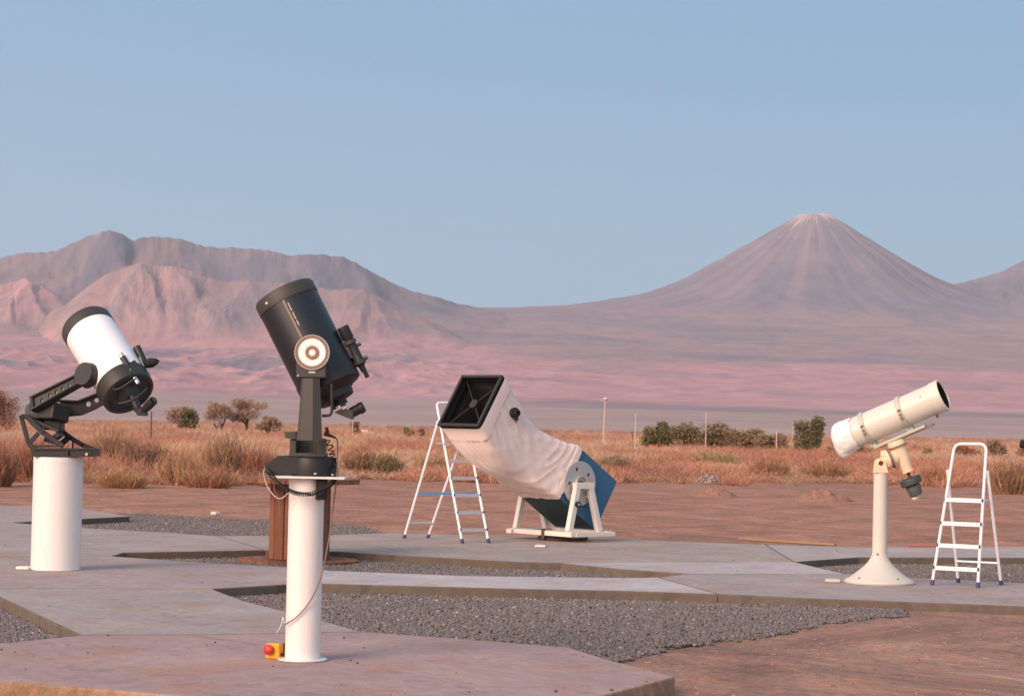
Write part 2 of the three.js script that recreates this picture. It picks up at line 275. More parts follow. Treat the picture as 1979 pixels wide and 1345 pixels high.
// crest: photo points of the skyline; D distance of the crest, Df distance of the foot
function range(name, label, crest, D, Df, o) {
  const cr = crest.map(([px, py]) => { const p = at(px, py, D); return [p.x / D * F, p.y]; });
  const a0 = cr[0][0], a1 = cr[cr.length - 1][0];
  sheet(name, o.nu ?? 620, o.nv ?? 150, (u, v) => {
    const a = a0 + (a1 - a0) * u, t = v * 1.16 - .16, d = t < 0 ? D - t * (D - Df) * 1.2 : D - t * (D - Df), [x, z] = bear(a, d);
    const tt = Math.max(0, t), wob = a + tt * (o.warp ?? 150) * fbm(a * .004 + o.s, tt * .8, 3), end = sm(a0, a0 + 60, a) * sm(a1, a1 - 60, a);
    const Hc = table(cr, wob) - plainY(...bear(wob, D)) + (o.j ?? 18) * fbm(a * .045, o.s, 3) * Math.exp(-tt * 7);
    let f = t < 0 ? 1 + t * 4 : Math.pow(1 - tt, o.p ?? 1.5);
    const rg = .5 + .32 * n2(wob * o.k, tt * .7 + o.s) + .22 * n2b(wob * o.k * 2.3, tt * 1.3 + o.s) - .16 * Math.abs(n2(wob * o.k * 4.1, tt * 1.1 + 3)), env = Math.sin(Math.PI * Math.min(1, tt * 1.02 + .02));
    f += env * o.amp * (rg - .48) + env * .011 * fbm(a * .03, tt * 4 + o.s, 3);
    const wa = a + 10 * fbm(a * .02 + o.s, tt * 3, 3);
    for (const [p0, p1, w, h] of o.spurs) { const e = Math.abs(wa - (p0 + (p1 - p0) * tt - CX)) / (w * (.55 + .9 * tt)); if (e < 1) f += env * h * o.sh * (1 - e) * (1 - e * e * .5) * (1 - .25 * tt); }
    return [x, plainY(x, z) + Math.max(0, Hc) * f * Math.max(end, .0) - (1 - end) * 60 - sm(.92, 1, tt) * 30 + (t < -.1 ? -200 : 0), z];
  }, (p) => {
    const w = fbm(p[0] * .0007 + o.s, p[1] * .0012 + p[2] * .0003, 4), w2 = fbm(p[0] * .0019 + p[1] * .0012, p[1] * .0032 + p[2] * .0006, 3), k = sm(-.3, .4, w);
    const kk = o.tint ? Math.min(1, Math.max(0, table(o.tint, p[0] / -p[2] * F + CX + 60 * w) + .55 * (k - .5) + .5 * w2)) : k; let c = mix3(o.c0, o.c1, kk); c = mix3(c, SLATE, (o.dark ?? .5) * sm(.16, .42, w2 + .5 * fbm(p[0] * .0012 + 8, p[1] * .002, 3)));
    if (o.tip) c = mix3(c, ASH, .7 * sm(o.tip[1] - 160, o.tip[1], p[1]) * sm(o.tip[2], 0, Math.abs(p[0] - o.tip[0])) * sm(.0, .3, w2 + .1));
    const s = 1 + .2 * w2; c = c.map((q) => q * s); return mix3(plainColor(p[0], p[2]), c, sm(8, 150, p[1] - plainY(p[0], p[2])));
  }, label);
}
const peakA = at(212, 446, 27000);
range('mountain', 'long hazy mountain massif with a small pointed summit', [[-420, 560], [-200, 520], [-60, 503], [0, 498], [40, 489], [105, 486], [135, 472], [160, 459], [190, 449], [212, 445], [235, 452], [256, 464], [275, 459], [300, 457], [350, 462], [390, 474], [415, 478], [450, 477], [520, 484], [560, 493], [620, 491], [662, 496], [690, 509], [720, 526], [750, 542], [790, 561], [830, 570], [890, 588], [940, 598], [990, 611], [1050, 630], [1130, 655]], 27000, 17500, { s: 3, k: .0085, amp: .03, sh: .34, p: 1.2, spurs: [[212, 120, 90, .2], [212, 300, 60, .15], [255, 250, 22, -.1], [300, 260, 60, .15], [330, 400, 80, .2], [440, 420, 60, -.14], [520, 560, 90, .2], [600, 500, 60, .1], [680, 760, 70, .2], [630, 650, 36, -.14], [110, 40, 80, .2], [150, 140, 30, -.12], [0, -60, 80, .2], [790, 900, 60, .12], [740, 790, 30, -.08]], tint: [[-200, .8], [60, .85], [120, .7], [175, .35], [230, .2], [275, .7], [360, .65], [410, .15], [480, .25], [520, .75], [560, .6], [600, .15], [700, .1], [800, .25], [900, .5]], c0: [.172, .158, .192], c1: [.30, .205, .198], dark: .55, tip: [peakA.x, peakA.y, 260], nu: 700, nv: 170 });  // tint: rock and dust patches, with lit and shaded slopes painted in
range('hill', 'row of rust pink hills under the massif', [[-300, 560], [-120, 545], [0, 552], [45, 538], [75, 546], [105, 566], [140, 580], [180, 596], [230, 625]], 21000, 17500, { s: 11, k: .018, amp: .04, sh: .5, p: 1.1, spurs: [[45, 0, 40, .28], [45, 90, 30, .24], [105, 150, 35, .2], [-60, -100, 60, .2], [75, 60, 16, -.14], [0, -30, 40, .15], [20, 30, 10, -.1]], c0: ROSE, c1: PINK, dark: .75, nu: 300, nv: 100, j: 10 });
range('hill', 'broad pink foothill with a pointed crest in front of the massif', [[40, 655], [90, 605], [125, 590], [150, 568], [200, 532], [240, 516], [270, 509], [295, 515], [330, 514], [370, 524], [400, 536], [440, 545], [480, 541], [520, 546], [560, 549], [600, 552], [640, 560], [680, 558], [705, 561], [735, 575], [770, 594], [800, 606], [850, 628], [880, 646], [930, 668], [990, 690]], 18500, 13300, { s: 21, k: .012, amp: .022, sh: .40, p: 1.1, spurs: [[270, 150, 75, .26], [272, 335, 40, .20], [303, 325, 17, -.16], [335, 440, 62, .24], [398, 365, 28, -.13], [480, 400, 60, .22], [540, 560, 50, .15], [600, 520, 40, -.12], [690, 640, 60, .2], [705, 800, 50, .24], [715, 705, 18, -.1], [740, 870, 40, .15], [800, 930, 40, .14], [180, 90, 40, .15], [228, 190, 26, -.12]], c0: ROSE, c1: [.45, .27, .255], dark: .5, nu: 640, nv: 160, j: 7 });
range('mountain', 'mauve mountain shoulder rising beside the volcano at the frame edge', [[1740, 610], [1800, 575], [1845, 549], [1880, 541], [1920, 530], [1950, 518], [1979, 504], [2040, 476], [2110, 452], [2200, 470], [2330, 560]], 36000, 28500, { s: 31, k: .010, amp: .06, sh: .4, p: 1.2, spurs: [[1979, 1900, 60, .2], [1880, 1850, 40, .15], [2110, 2000, 70, .2], [1940, 1960, 24, -.12]], c0: [.185, .162, .195], c1: [.24, .188, .21], dark: .2, nu: 300, nv: 120 });

// the volcano: a cone with gullies running down from the crater rim
{
  const D = 32000, top = at(1576, 411, D), c = [top.x, -D], k = 1;
  const PROF = [[0, 1540], [90, 1546], [150, 1556], [240, 1528], [617, 1307], [1002, 1060], [1388, 820], [1696, 662], [2004, 488], [2197, 390], [2621, 282], [3007, 186], [3624, 100], [4626, 36], [5800, 8], [6800, 0]];
  sheet('volcano', 720, 190, (u, v) => {
    const th = u * Math.PI * 2, r = 7000 * Math.pow(v, 1.55), ct = Math.cos(th), st = Math.sin(th);
    const x = c[0] + ct * r, z = c[1] + st * r, nx = ct * 5, nz = st * 5, rim = 14 * n2(ct * 3 + 4, st * 3);
    const gul = (1 - Math.abs(n3(ct * 5.5, st * 5.5, r * .00022)) * 1.7) * .6 + (1 - Math.abs(n3(nx * 2.8, nz * 2.8, r * .0004 + 5)) * 1.7) * .2;
    const rw = r * (1 + .16 * sm(900, 2600, r) * sm(-.2, .7, st) * n3(ct * 1.7, st * 1.7, 3) + .05 * sm(1200, 2600, r) * n3(ct * 4, st * 4, 8)); let pf = 0; for (let s = -3; s <= 3; s++) pf += table(PROF, Math.abs(rw + s * Math.min(150, r * .12))) / 7;
    const h = (pf + (r < 330 ? rim : 0)) * k + sm(250, 900, r) * sm(5200, 2200, r) * 17 * (gul - .5) * (.7 + .9 * n3(ct * 1.4 + 5, st * 1.4, r * .0002)) + sm(300, 1500, r) * sm(6500, 3000, r) * 16 * fbm(x * .002, z * .002, 3);
    return [x, plainY(x, z) * 1 + h * 1 - (r > 6500 ? (r - 6500) * .06 : 0), z];
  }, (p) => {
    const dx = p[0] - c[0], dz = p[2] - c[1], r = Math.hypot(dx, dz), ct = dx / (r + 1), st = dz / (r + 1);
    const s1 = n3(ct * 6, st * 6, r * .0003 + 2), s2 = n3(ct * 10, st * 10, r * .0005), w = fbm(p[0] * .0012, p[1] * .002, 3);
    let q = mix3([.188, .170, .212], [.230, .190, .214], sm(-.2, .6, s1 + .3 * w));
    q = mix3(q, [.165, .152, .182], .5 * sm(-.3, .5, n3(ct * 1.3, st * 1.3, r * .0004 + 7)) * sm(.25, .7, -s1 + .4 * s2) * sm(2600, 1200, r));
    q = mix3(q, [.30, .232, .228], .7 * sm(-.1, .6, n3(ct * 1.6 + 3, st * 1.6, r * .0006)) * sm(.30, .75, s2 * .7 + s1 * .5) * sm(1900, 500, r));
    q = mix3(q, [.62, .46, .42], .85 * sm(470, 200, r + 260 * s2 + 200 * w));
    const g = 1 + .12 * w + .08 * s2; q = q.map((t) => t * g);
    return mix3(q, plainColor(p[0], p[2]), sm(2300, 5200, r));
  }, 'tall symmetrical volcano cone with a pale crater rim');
}

// ------------------------------------------------------------------ gravel
const stoneGeos = [1, 2, 3].map((s) => { const q = rng(s * 31), g = new THREE.IcosahedronGeometry(1, 0), m = new Map(), p = g.attributes.position; for (let i = 0; i < p.count; i++) { const key = [p.getX(i), p.getY(i), p.getZ(i)].map((v) => v.toFixed(3)).join(); if (!m.has(key)) m.set(key, .7 + q() * .55); const k = m.get(key); p.setXYZ(i, p.getX(i) * k * 1.1, p.getY(i) * k * .75, p.getZ(i) * k); } g.computeVertexNormals(); g.deleteAttribute('uv'); return g; });
const stoneMat = std({ color: C(1, 1, 1), roughness: .95, side: THREE.FrontSide });
function gravel(label, pts, density, y = -.10, spill = .12) {
  const w = pts.map(([a, b]) => { const p = gp(a, b, y); return [p.x, p.z]; });
  const xs = w.map((p) => p[0]), zs = w.map((p) => p[1]), b = [Math.min(...xs), Math.max(...xs), Math.min(...zs), Math.max(...zs)];
  const root = thing('gravel', label, 'gravel'); root.userData.kind = 'stuff';
  const s = poly2(w.map((p) => [p[0], -p[1]])), sg = new THREE.ShapeGeometry(s).rotateX(-Math.PI / 2).translate(0, y - .007, 0);
  part('gravel_bed', sg, M.bedSheet, root);
  const n = Math.min(90000, Math.round((b[1] - b[0]) * (b[3] - b[2]) * density * 1.35)), q = rng(n), list = [[], [], []];
  for (let i = 0; i < n; i++) {
    const x = b[0] + q() * (b[1] - b[0]) + (q() - .5) * spill, z = b[2] + q() * (b[3] - b[2]) + (q() - .5) * spill;
    const e = spill ? .16 * fbm(x * 2.4, z * 2.4, 3) : 0;
    if (!inPoly(w, x + e, z + e) || onSlab(x, z)) continue;
    const g = fbm(x * 1.1, z * 1.1, 3), r = .0075 + .0115 * Math.pow(q(), 2.4); list[Math.floor(q() * 3)].push([x, Math.max(y - .004, spill > .3 ? dirtY(x, z) : -9) + .004 + q() * .012 + g * .006, z, r, q(), q(), q()]);
  }
  list.forEach((L, k) => {
    const im = shad(new THREE.InstancedMesh(stoneGeos[k], stoneMat, L.length)), o = new THREE.Object3D(), c = new THREE.Color();
    L.forEach(([x, yy, z, r, a, b2, c2], i) => { o.position.set(x, yy, z); o.rotation.set(a * 6, b2 * 6, c2 * 6); o.scale.setScalar(r * 1.15); o.updateMatrix(); im.setMatrixAt(i, o.matrix); const v = .135 + .075 * a * a + (c2 > .975 ? .15 : 0), t = b2 > .8 ? 1.2 : 1; im.setColorAt(i, c.setRGB(v * 1.0 * t, v * .90, v * .90 / t)); });
    im.name = 'stones'; im.userData.kind = 'stuff'; root.add(im);
  });
}
gravel('wide grey gravel bed behind the pad of the black telescope', [[400, 1130], [560, 1118], [1000, 1128], [1400, 1140], [1755, 1166], [1742, 1197], [1620, 1212], [1558, 1219], [1480, 1233], [1385, 1240], [1290, 1254], [1240, 1266], [1170, 1285], [1000, 1268], [700, 1245], [470, 1180]], 2300, -.10, .45);
gravel('long narrow gravel bed beneath the wooden cable drum', [[205, 1070], [500, 1055], [800, 1068], [1200, 1094], [1345, 1106], [1270, 1130], [900, 1128], [640, 1116], [400, 1102], [210, 1085]], 1500);
gravel('thin far gravel strip between the concrete pads and the bare earth', [[10, 1003], [250, 993], [420, 1004], [600, 1008], [690, 1017], [750, 1033], [640, 1042], [420, 1046], [150, 1032]], 900, -.10, .5);
gravel('gravel bed behind the cream telescope and step ladder', [[1530, 1079], [1660, 1070], [1979, 1070], [2200, 1072], [2200, 1150], [1979, 1138], [1700, 1125], [1600, 1112]], 1500);
gravel('small gravel corner beside the foremost concrete pad', [[-120, 1110], [0, 1152], [170, 1232], [150, 1245], [0, 1262], [-160, 1275]], 2600);

// clods, pebbles and straw on the bare earth
{
  const q = rng(77), N = 2600, im = shad(new THREE.InstancedMesh(stoneGeos[1], stoneMat, N)), o = new THREE.Object3D(), c = new THREE.Color(); let k = 0;
  while (k < N) { const px = -60 + q() * 2100, py = q() < .45 ? 1160 + q() * 210 : 938 + q() * 110, p = gp(px, py, -.12); if (onSlab(p.x, p.z)) continue; p.y = dirtY(p.x, p.z); const r = (.003 + .014 * Math.pow(q(), 4)) * (1 - .0 * p.z); o.position.copy(p); o.rotation.set(q() * 6, q() * 6, q() * 6); o.scale.set(r * 1.3, r * .8, r); o.updateMatrix(); im.setMatrixAt(k, o.matrix); const v = .10 + .06 * q(); im.setColorAt(k, c.setRGB(v * 2.0, v * 1.15, v * .92)); k++; }
  im.name = 'rubble'; scene.add(im); tag(im, 'small clods and pebbles strewn over the red earth', 'pebbles', null, 'stuff');
  const sg = new THREE.BoxGeometry(1, .025, .03), N2 = 900, st = shad(new THREE.InstancedMesh(sg, std({ color: C(1, 1, 1), roughness: .9 }), N2)); k = 0;
  while (k < N2) { const px = -60 + q() * 2100, py = q() < .4 ? 1165 + q() * 200 : 936 + q() * 112, p = gp(px, py, -.12); if (onSlab(p.x, p.z) || fbm(p.x * .6, p.z * .35, 3) + .22 < q() * .5) continue; p.y = dirtY(p.x, p.z) + .006; o.position.copy(p); o.rotation.set((q() - .5) * .3, q() * 6.3, (q() - .5) * .5); const L = .02 + .07 * q() * q(); o.scale.set(L, .10, .10); o.updateMatrix(); st.setMatrixAt(k, o.matrix); const v = .75 + .5 * q(); st.setColorAt(k, c.setRGB(.48 * v, .31 * v, .22 * v)); k++; }
  st.name = 'straw_litter'; scene.add(st); tag(st, 'broken dry straw scattered on the red earth', 'straw', null, 'stuff');
}

{
  const q = rng(55), N = 130, im = shad(new THREE.InstancedMesh(stoneGeos[0], std({ color: C(.07, .05, .045), roughness: 1, side: THREE.FrontSide }), N)), o = new THREE.Object3D(); let k = 0;
  while (k < N) { const p = gp(-20 + q() * 2020, 1000 + q() * 345, 0); if (!onSlab(p.x, p.z)) continue; const r = .003 + .008 * Math.pow(q(), 4); o.position.set(p.x, .002, p.z); o.rotation.set(q() * 6, q() * 6, q() * 6); o.scale.set(r * 1.3, r * .6, r); o.updateMatrix(); im.setMatrixAt(k++, o.matrix); }
  im.name = 'grit'; scene.add(im); tag(im, 'dark grit and crumbs lying on the concrete', 'grit', null, 'stuff');
}

// ------------------------------------------------------------------ black fork telescope on the slim white pier
{
  const B = gp(584, 1276), f = frame(B), m = f.m;
  const t = thing('telescope', 'black fork-mounted telescope with white dial on the slim white pier', 'telescope', B);
  const topY = f(598, 922).y;
  const pier = part('pier', [lathe(V(0, 0, 0), V(0, 1, 0), [[.004, 0], [.004, .158], [.012, .158], [.014, .1135], [topY - .012, .1135], [topY - .01, .11], [topY - .01, 0]], 64)], M.pier, t);
  part('cover_band', cyl(V(0, topY * .985 - .02, 0), V(0, topY * .985 - .012, 0), .1142, .1142, 64, true), M.pier, pier);
  const a = f(528, 919), b = f(670, 919);
  const px0 = V((a.x + b.x) / 2, topY, 0);
  const pl = part('mounting_plate', box(px0, b.x - a.x, .014, .36, .003), M.pier, t, 'flat white plate on top of the pier');
  part('bolt', cyl(f(609, 917, .15), f(609, 914, .15), .012, .012, 6), M.silver, pl);
  part('bolt', cyl(f(642, 919, .12), f(642, 916, .12), .008, .008, 6), M.silver, pl);
  // control box hanging under the plate
  part('control_box', [box(f(621, 945, .105).add(V(0, 0, 0)), m(21), m(41), .06, .006)], M.blackMatt, t);
  // drive base
  const y0 = topY + .009, y1 = f(604, 882).y, cx = f(604, 900).x;
  const dr = part('drive_base', [lathe(V(cx, y0, 0), V(0, 1, 0), [[0, 0], [0, .134], [.018, .138], [y1 - y0 - .03, .138], [y1 - y0 - .012, .134], [y1 - y0, .118], [y1 - y0, 0]], 56),
    plate(poly2([[519, 902], [521, 893], [539, 881], [590, 879], [590, 917], [529, 917]].map(([x, y]) => { const p = f(x, y); return [p.x, p.y]; })), .20, V(0, 0, 0), V(1, 0, 0), V(0, 1, 0), V(0, 0, 1), .008)], M.black, t);
  part('socket', cyl(f(524, 898, .02), f(515, 899, .02), .010, .010, 10), M.graphite, dr);
  part('socket', cyl(f(521, 903, .05), f(511, 903, .05), .007, .007, 10), M.silver, dr);
  // yoke
  part('yoke', [box(f(568.5, 864), m(13), m(31), .20, .008), box(f(622, 864), m(14), m(33), .20, .008), box(f(596, 864, -.06), m(46), m(30), .06, .004),
    box(f(596, 879, .0), m(70), m(8), .22, .008), plate(poly2([[551, 835], [573, 834], [573, 849], [558, 847], [552, 846]].map(([x, y]) => { const p = f(x, y, .08); return [p.x, p.y]; })), .09, V(0, 0, .08), V(1, 0, 0), V(0, 1, 0), V(0, 0, 1), .004)], M.graphite, t);
  part('connector', [cyl(f(626, 838, .06), f(648, 846, .06), .014, .006, 12), cyl(f(630, 826, .05), f(633, 838, .05), .012, .012, 10)], M.black, t);
  // tube axis and pivot
  const fc = f(547.5, 566.5, -.055), rc = f(641, 753, .04), ax = rc.clone().sub(fc), L = ax.length(); ax.normalize();
  const cAxis = V(0, 0, 1).addScaledVector(ax, -ax.z).normalize();                        // altitude axis, towards the camera
  const arm = (sgn) => {
    const z = sgn * .285, w = (x, y, dz) => f(x, y, dz);
    const ring = (xl, xr, y, d) => [w(xl, y, z - d), w(xl, y, z + d * .35), w(xl + (xr - xl) * .12, y, z + d * .75), w(xl + (xr - xl) * .62, y, z + d), w(xr, y, z + d * .45), w(xr, y, z - d)];
    const off = sgn < 0 ? 0 : 0;
    const aa = part('fork_arm', loft([ring(572.5 + off, 622 + off, 851, .045), ring(578, 620, 790, .042), ring(582.5 + off, 617.5 + off, 731, .038)], true, true, .2), M.graphite, t);
    const hz = sgn * .275, ph = (x, y) => { const p = f(x, y, hz); return [p.x, p.y]; };
    part('arm_head', plate(poly2([[573, 731], [573, 672], [582, 656], [603, 649], [622, 656], [631, 672], [631, 731]].map(([x, y]) => ph(x, y))), .075, V(0, 0, hz), V(1, 0, 0), V(0, 1, 0), V(0, 0, 1), .008), M.graphite, aa);
    return aa;
  };
  arm(-1); const near = arm(1);
  // setting circle
  const dial = (dz) => f(602.8, 681.3, dz), sc = canvasTex(512, 512, (g, w) => {
    g.fillStyle = '#8f7460'; g.fillRect(0, 0, w, w); g.translate(w / 2, w / 2); g.fillStyle = '#4a3630';
    for (let i = 0; i < 72; i++) { g.save(); g.rotate(i / 72 * Math.PI * 2); g.fillRect(-2.5, -w * .485, 5, i % 3 ? w * .03 : w * .06); if (i % 3 === 0) { g.fillStyle = '#c4ac9a'; g.fillRect(-6, -w * .42, 12, w * .02); g.fillStyle = '#4a3630'; } g.restore(); }
  });
  const disc = (r, dz0, dz1, ri = 0) => { const s = new THREE.Shape(); s.absarc(0, 0, r, 0, Math.PI * 2); if (ri) s.holes.push(circlePath(0, 0, ri)); const g = new THREE.ExtrudeGeometry(s, { depth: dz1 - dz0, bevelEnabled: true, bevelThickness: .0015, bevelSize: .0015, bevelOffset: -.0015, bevelSegments: 1, curveSegments: 48 }); const p = g.attributes.position, uv = new Float32Array(p.count * 2); for (let i = 0; i < p.count; i++) { uv[2 * i] = .5 + p.getX(i) / r / 2; uv[2 * i + 1] = .5 + p.getY(i) / r / 2; } g.setAttribute('uv', new THREE.BufferAttribute(uv, 2)); const c = dial(dz0); return g.translate(c.x, c.y, c.z); };
  const circle = part('setting_circle', disc(m(33.2), .314, .322, m(20)), phy({ map: sc, roughness: .4, metalness: .25 }), t, 'engraved brown scale ring round the white dial');
  part('white_dial', disc(m(26), .318, .327, m(12.6)), M.whiteTube, circle);
  part('rim', disc(m(33.4), .314, .3245, m(31.6)), M.aluDull, circle);
  part('clutch_ring', disc(m(12.8), .318, .336, m(6.6)), M.brown, circle);
  part('clutch_knob', disc(m(6.8), .318, .332), M.whiteTube, circle);
  part('badge', box(f(602.5, 719.5, .315), m(13), m(4), .004, .002), M.aluDull, near, 'small pale maker plate below the dial');
  part('screw', cyl(f(575.5, 726, .312), f(575.5, 726, .318), .006, .006, 10), M.silver, near);
  // optical tube
  const R0 = m(60.5);
  const tb = part('optical_tube', lathe(fc, ax, [[.055, R0 - .006], [.055, R0], [L * .86, R0], [L * .86, R0 - .01]], 72), M.navyTube, t);
  part('front_ring', lathe(fc, ax, [[.085, R0 - .002], [.085, R0 + .0035], [.012, R0 + .0035], [.0, R0 - .004], [.0, R0 - .03], [.05, R0 - .032]], 72), M.band, t);
  part('corrector_lens', lathe(fc, ax, [[.035, 0], [.035, R0 - .028]], 48), M.blackLens, t);
  part('rear_cell', lathe(fc, ax, [[L * .86, R0 - .012], [L * .86, R0 + .003], [L * .985, R0 + .003], [L, R0 - .01], [L + .005, R0 * .80], [L + .035, R0 * .62], [L + .075, R0 * .58], [L + .08, R0 * .4], [L + .08, 0]], 60), M.black, t);
  // on the surface of the tube: stripe, print and screw. azimuth about the axis, from the camera side
  const up = V(0, 0, 0).crossVectors(cAxis, ax).normalize();                                // points to the right-hand edge in the picture
  const on = (s, e, r = R0 + .0015) => fc.clone().addScaledVector(ax, s).addScaledVector(up, Math.sin(e) * r).addScaledVector(cAxis, Math.cos(e) * r);
  const strip = (s0, s1, e0, e1, r, mat, name, parent) => { const rings = []; for (let i = 0; i <= 2; i++) { const s = s0 + (s1 - s0) * i / 2, rg = []; for (let k = 0; k <= 4; k++) rg.push(on(s, e0 + (e1 - e0) * k / 4, r)); for (let k = 4; k >= 0; k--) rg.push(on(s, e0 + (e1 - e0) * k / 4, r - .006)); rings.push(rg); } return part(name, loft(rings), mat, parent); };
  const sd = up.dot(V(1, 0, 0)) > 0 ? 1 : -1;
  strip(.088, .36, sd * -.085, sd * -.015, R0 + .003, M.stripe, 'dovetail_stripe', tb);
  { // three words of small pale print, too small to read in the photograph
    const word = (s0, s1, n) => { for (let i = 0; i < n; i++) { const w = (s1 - s0) / n; glyphs.push([s0 + i * w, s0 + (i + .74) * w]); } }, glyphs = [];
    word(.118, .176, 7); word(.186, .238, 7); word(.246, .284, 5);
    const gs = glyphs.map(([s0, s1]) => { const rings = [s0, s1].map((s) => [0, 1, 2].map((k) => on(s, sd * (.042 + k * .013), R0 + .0016)).concat([2, 1, 0].map((k) => on(s, sd * (.042 + k * .013), R0 - .003)))); return loft(rings); });
    part('lettering', gs, std({ color: C(.72, .72, .70), roughness: .6 }), tb, 'line of small pale lettering along the tube');
  }
  part('screw', cyl(on(.05, sd * -.58, R0), on(.05, sd * -.58, R0 + .010), .010, .008, 12), M.cream, tb);
  // finder scope
  const q = (x, y, dz = .03) => f(x, y, dz);
  const fin = part('finder_scope', [lathe(q(662, 633), q(706, 723).sub(q(662, 633)), [[-.004, .030], [-.004, .039], [.075, .039], [.085, .033], [.235, .033], [.24, .036], [.265, .036], [.275, .022], [.315, .016]], 28)], M.black, t);
  part('eyepiece', lathe(q(703, 714), q(711, 731).sub(q(703, 714)), [[0, 0], [0, .016], [.02, .014], [.056, .015], [.058, 0]], 18), M.black, fin);
  part('bracket', [lathe(q(674, 659), q(706, 723).sub(q(662, 633)), [[0, .034], [0, .044], [.022, .044], [.022, .034]], 24), lathe(q(693, 697), q(706, 723).sub(q(662, 633)), [[0, .034], [0, .044], [.022, .044], [.022, .034]], 24),
    beam(q(660, 668), q(672, 660), .03, .04), beam(q(672, 700), q(690, 697), .05, .05), cyl(q(688, 668), q(697, 664), .011, .011, 10), cyl(q(700, 695), q(710, 690), .012, .012, 10), beam(q(664, 660), q(684, 703), .028, .05)], M.graphite, fin);
  part('screw', cyl(q(674, 703, .06), q(674, 703, .085), .009, .009, 10), M.silver, fin);
  // focuser, diagonal and eyepiece
  const dg = part('star_diagonal', [cyl(q(652, 762), q(660, 786), .034, .030, 20), plate(poly2([[646, 797], [662, 789], [683, 794], [683, 810], [680, 811]].map(([x, y]) => { const p = f(x, y, .03); return [p.x, p.y]; })), .07, V(0, 0, .03), V(1, 0, 0), V(0, 1, 0), V(0, 0, 1), .004)], M.graphiteLight, t);
  part('nosepiece', [cyl(q(649, 752), q(657, 775), .046, .040, 20), cyl(q(657, 775), q(659.5, 782), .043, .043, 20)], M.black, dg);
  part('clamp_screw', cyl(q(655, 786, .065), q(655, 786, .085), .008, .008, 10), M.silver, dg);
  part('collar', beam(q(661, 791, .036), q(671, 787, .036), .012, .08), M.silver, dg);
  part('eyepiece', lathe(q(678, 798), q(702, 786).sub(q(678, 798)), [[0, 0], [0, .034], [.055, .034], [.058, .038], [.085, .038], [.088, .034], [.094, .032], [.094, .02], [.088, 0]], 24), M.black, dg);
  part('focus_knob', [cyl(q(640, 776, .05), q(646, 792, .05), .018, .014, 14)], M.black, t);
  part('carry_handle', tube([q(640.5, 742, .27), q(640.5, 770, .27), q(640.5, 795, .27), q(637, 802, .27), q(630, 803.5, .27), q(622, 803.5, .27)], .0095, 40, 10), M.black, t);
  // hand controller cord: coiled, hanging round the pier
  const coil = (pts, turns, rad, r) => { const cv = new THREE.CatmullRomCurve3(pts, false, 'centripetal'), n = turns * 9, P = []; for (let i = 0; i <= n; i++) { const u = i / n, p = cv.getPointAt(u), d = cv.getTangentAt(u), [x, y, z] = along(d), a = u * turns * Math.PI * 2; P.push(p.addScaledVector(x, Math.cos(a) * rad).addScaledVector(z, Math.sin(a) * rad)); } return new THREE.TubeGeometry(new THREE.CatmullRomCurve3(P), n * 2, r, 5); };
  part('coiled_cord', [coil([q(517, 897, .06), q(516, 908, .1), q(524, 918, .18), q(534, 932, .2), q(552, 945, .21), q(575, 954, .21), q(598, 955, .21), q(615, 949, .19), q(632, 941, .15), q(645, 928, .1), q(649, 912, .06), q(647, 898, .03), q(643, 886, 0)], 62, .0125, .0042), coil([q(629, 849, .04), q(637, 862, .04), q(640, 874, .04), q(645, 890, .04)], 5, .018, .004)], M.black, t);
  part('power_cable', tube([q(648, 846, .06), q(652, 852, .06), q(652, 870, .06), q(651, 918, .12), q(646, 960, .06), q(641, 1000, .05), q(632, 1060, .125), q(618, 1120, .13), q(598, 1163, .125), q(572, 1193, .128), q(549, 1208, .10)], .0048, 90, 6), M.cableGrey, t);
  part('white_lead', [tube([q(513, 903, .06), q(509, 910, .06), q(512, 930, .06), q(520, 947, .07), q(536, 963, .09), q(546, 962, .1), q(557, 953, .12), q(560, 962, .125), q(558, 985, .09)], .0026, 60, 6), tube([q(549, 1205, .10), q(546, 1192, .09), q(543, 1208, .1), q(534, 1223, .1)], .003, 20, 6)], M.cableWhite, t);
  part('cable_drop', tube([q(529, 930, .06), q(531, 950, .05), q(538, 966, .06), q(541, 1000, .02)], .0035, 24, 6), M.cableGrey, t);
}
// emergency stop box
{
  const B = gp(530, 1273), f = frame(B), t = thing('stop_button', 'yellow emergency stop box with red mushroom button beside the slim pier', 'stop button', B, -.35);
  part('housing', box(V(0, .051, 0), .092, .098, .074, .007), M.yellow, t);
  part('backplate', box(V(.0, .05, -.043), .1, .1, .010, .003), M.graphite, t);
  const k = part('push_button', lathe(V(-.016, .060, .037), V(-.1, .12, 1), [[0, 0], [0, .021], [.014, .021], [.016, .032], [.026, .034], [.036, .026], [.041, .012], [.042, 0]], 32), M.red, t);
  part('collar', lathe(V(-.016, .060, .034), V(-.1, .12, 1), [[0, .026], [.008, .026], [.008, .02]], 28), M.graphite, k);
  part('gland', cyl(V(.046, .03, 0), V(.066, .03, 0), .010, .008, 12), M.blackMatt, t);
}

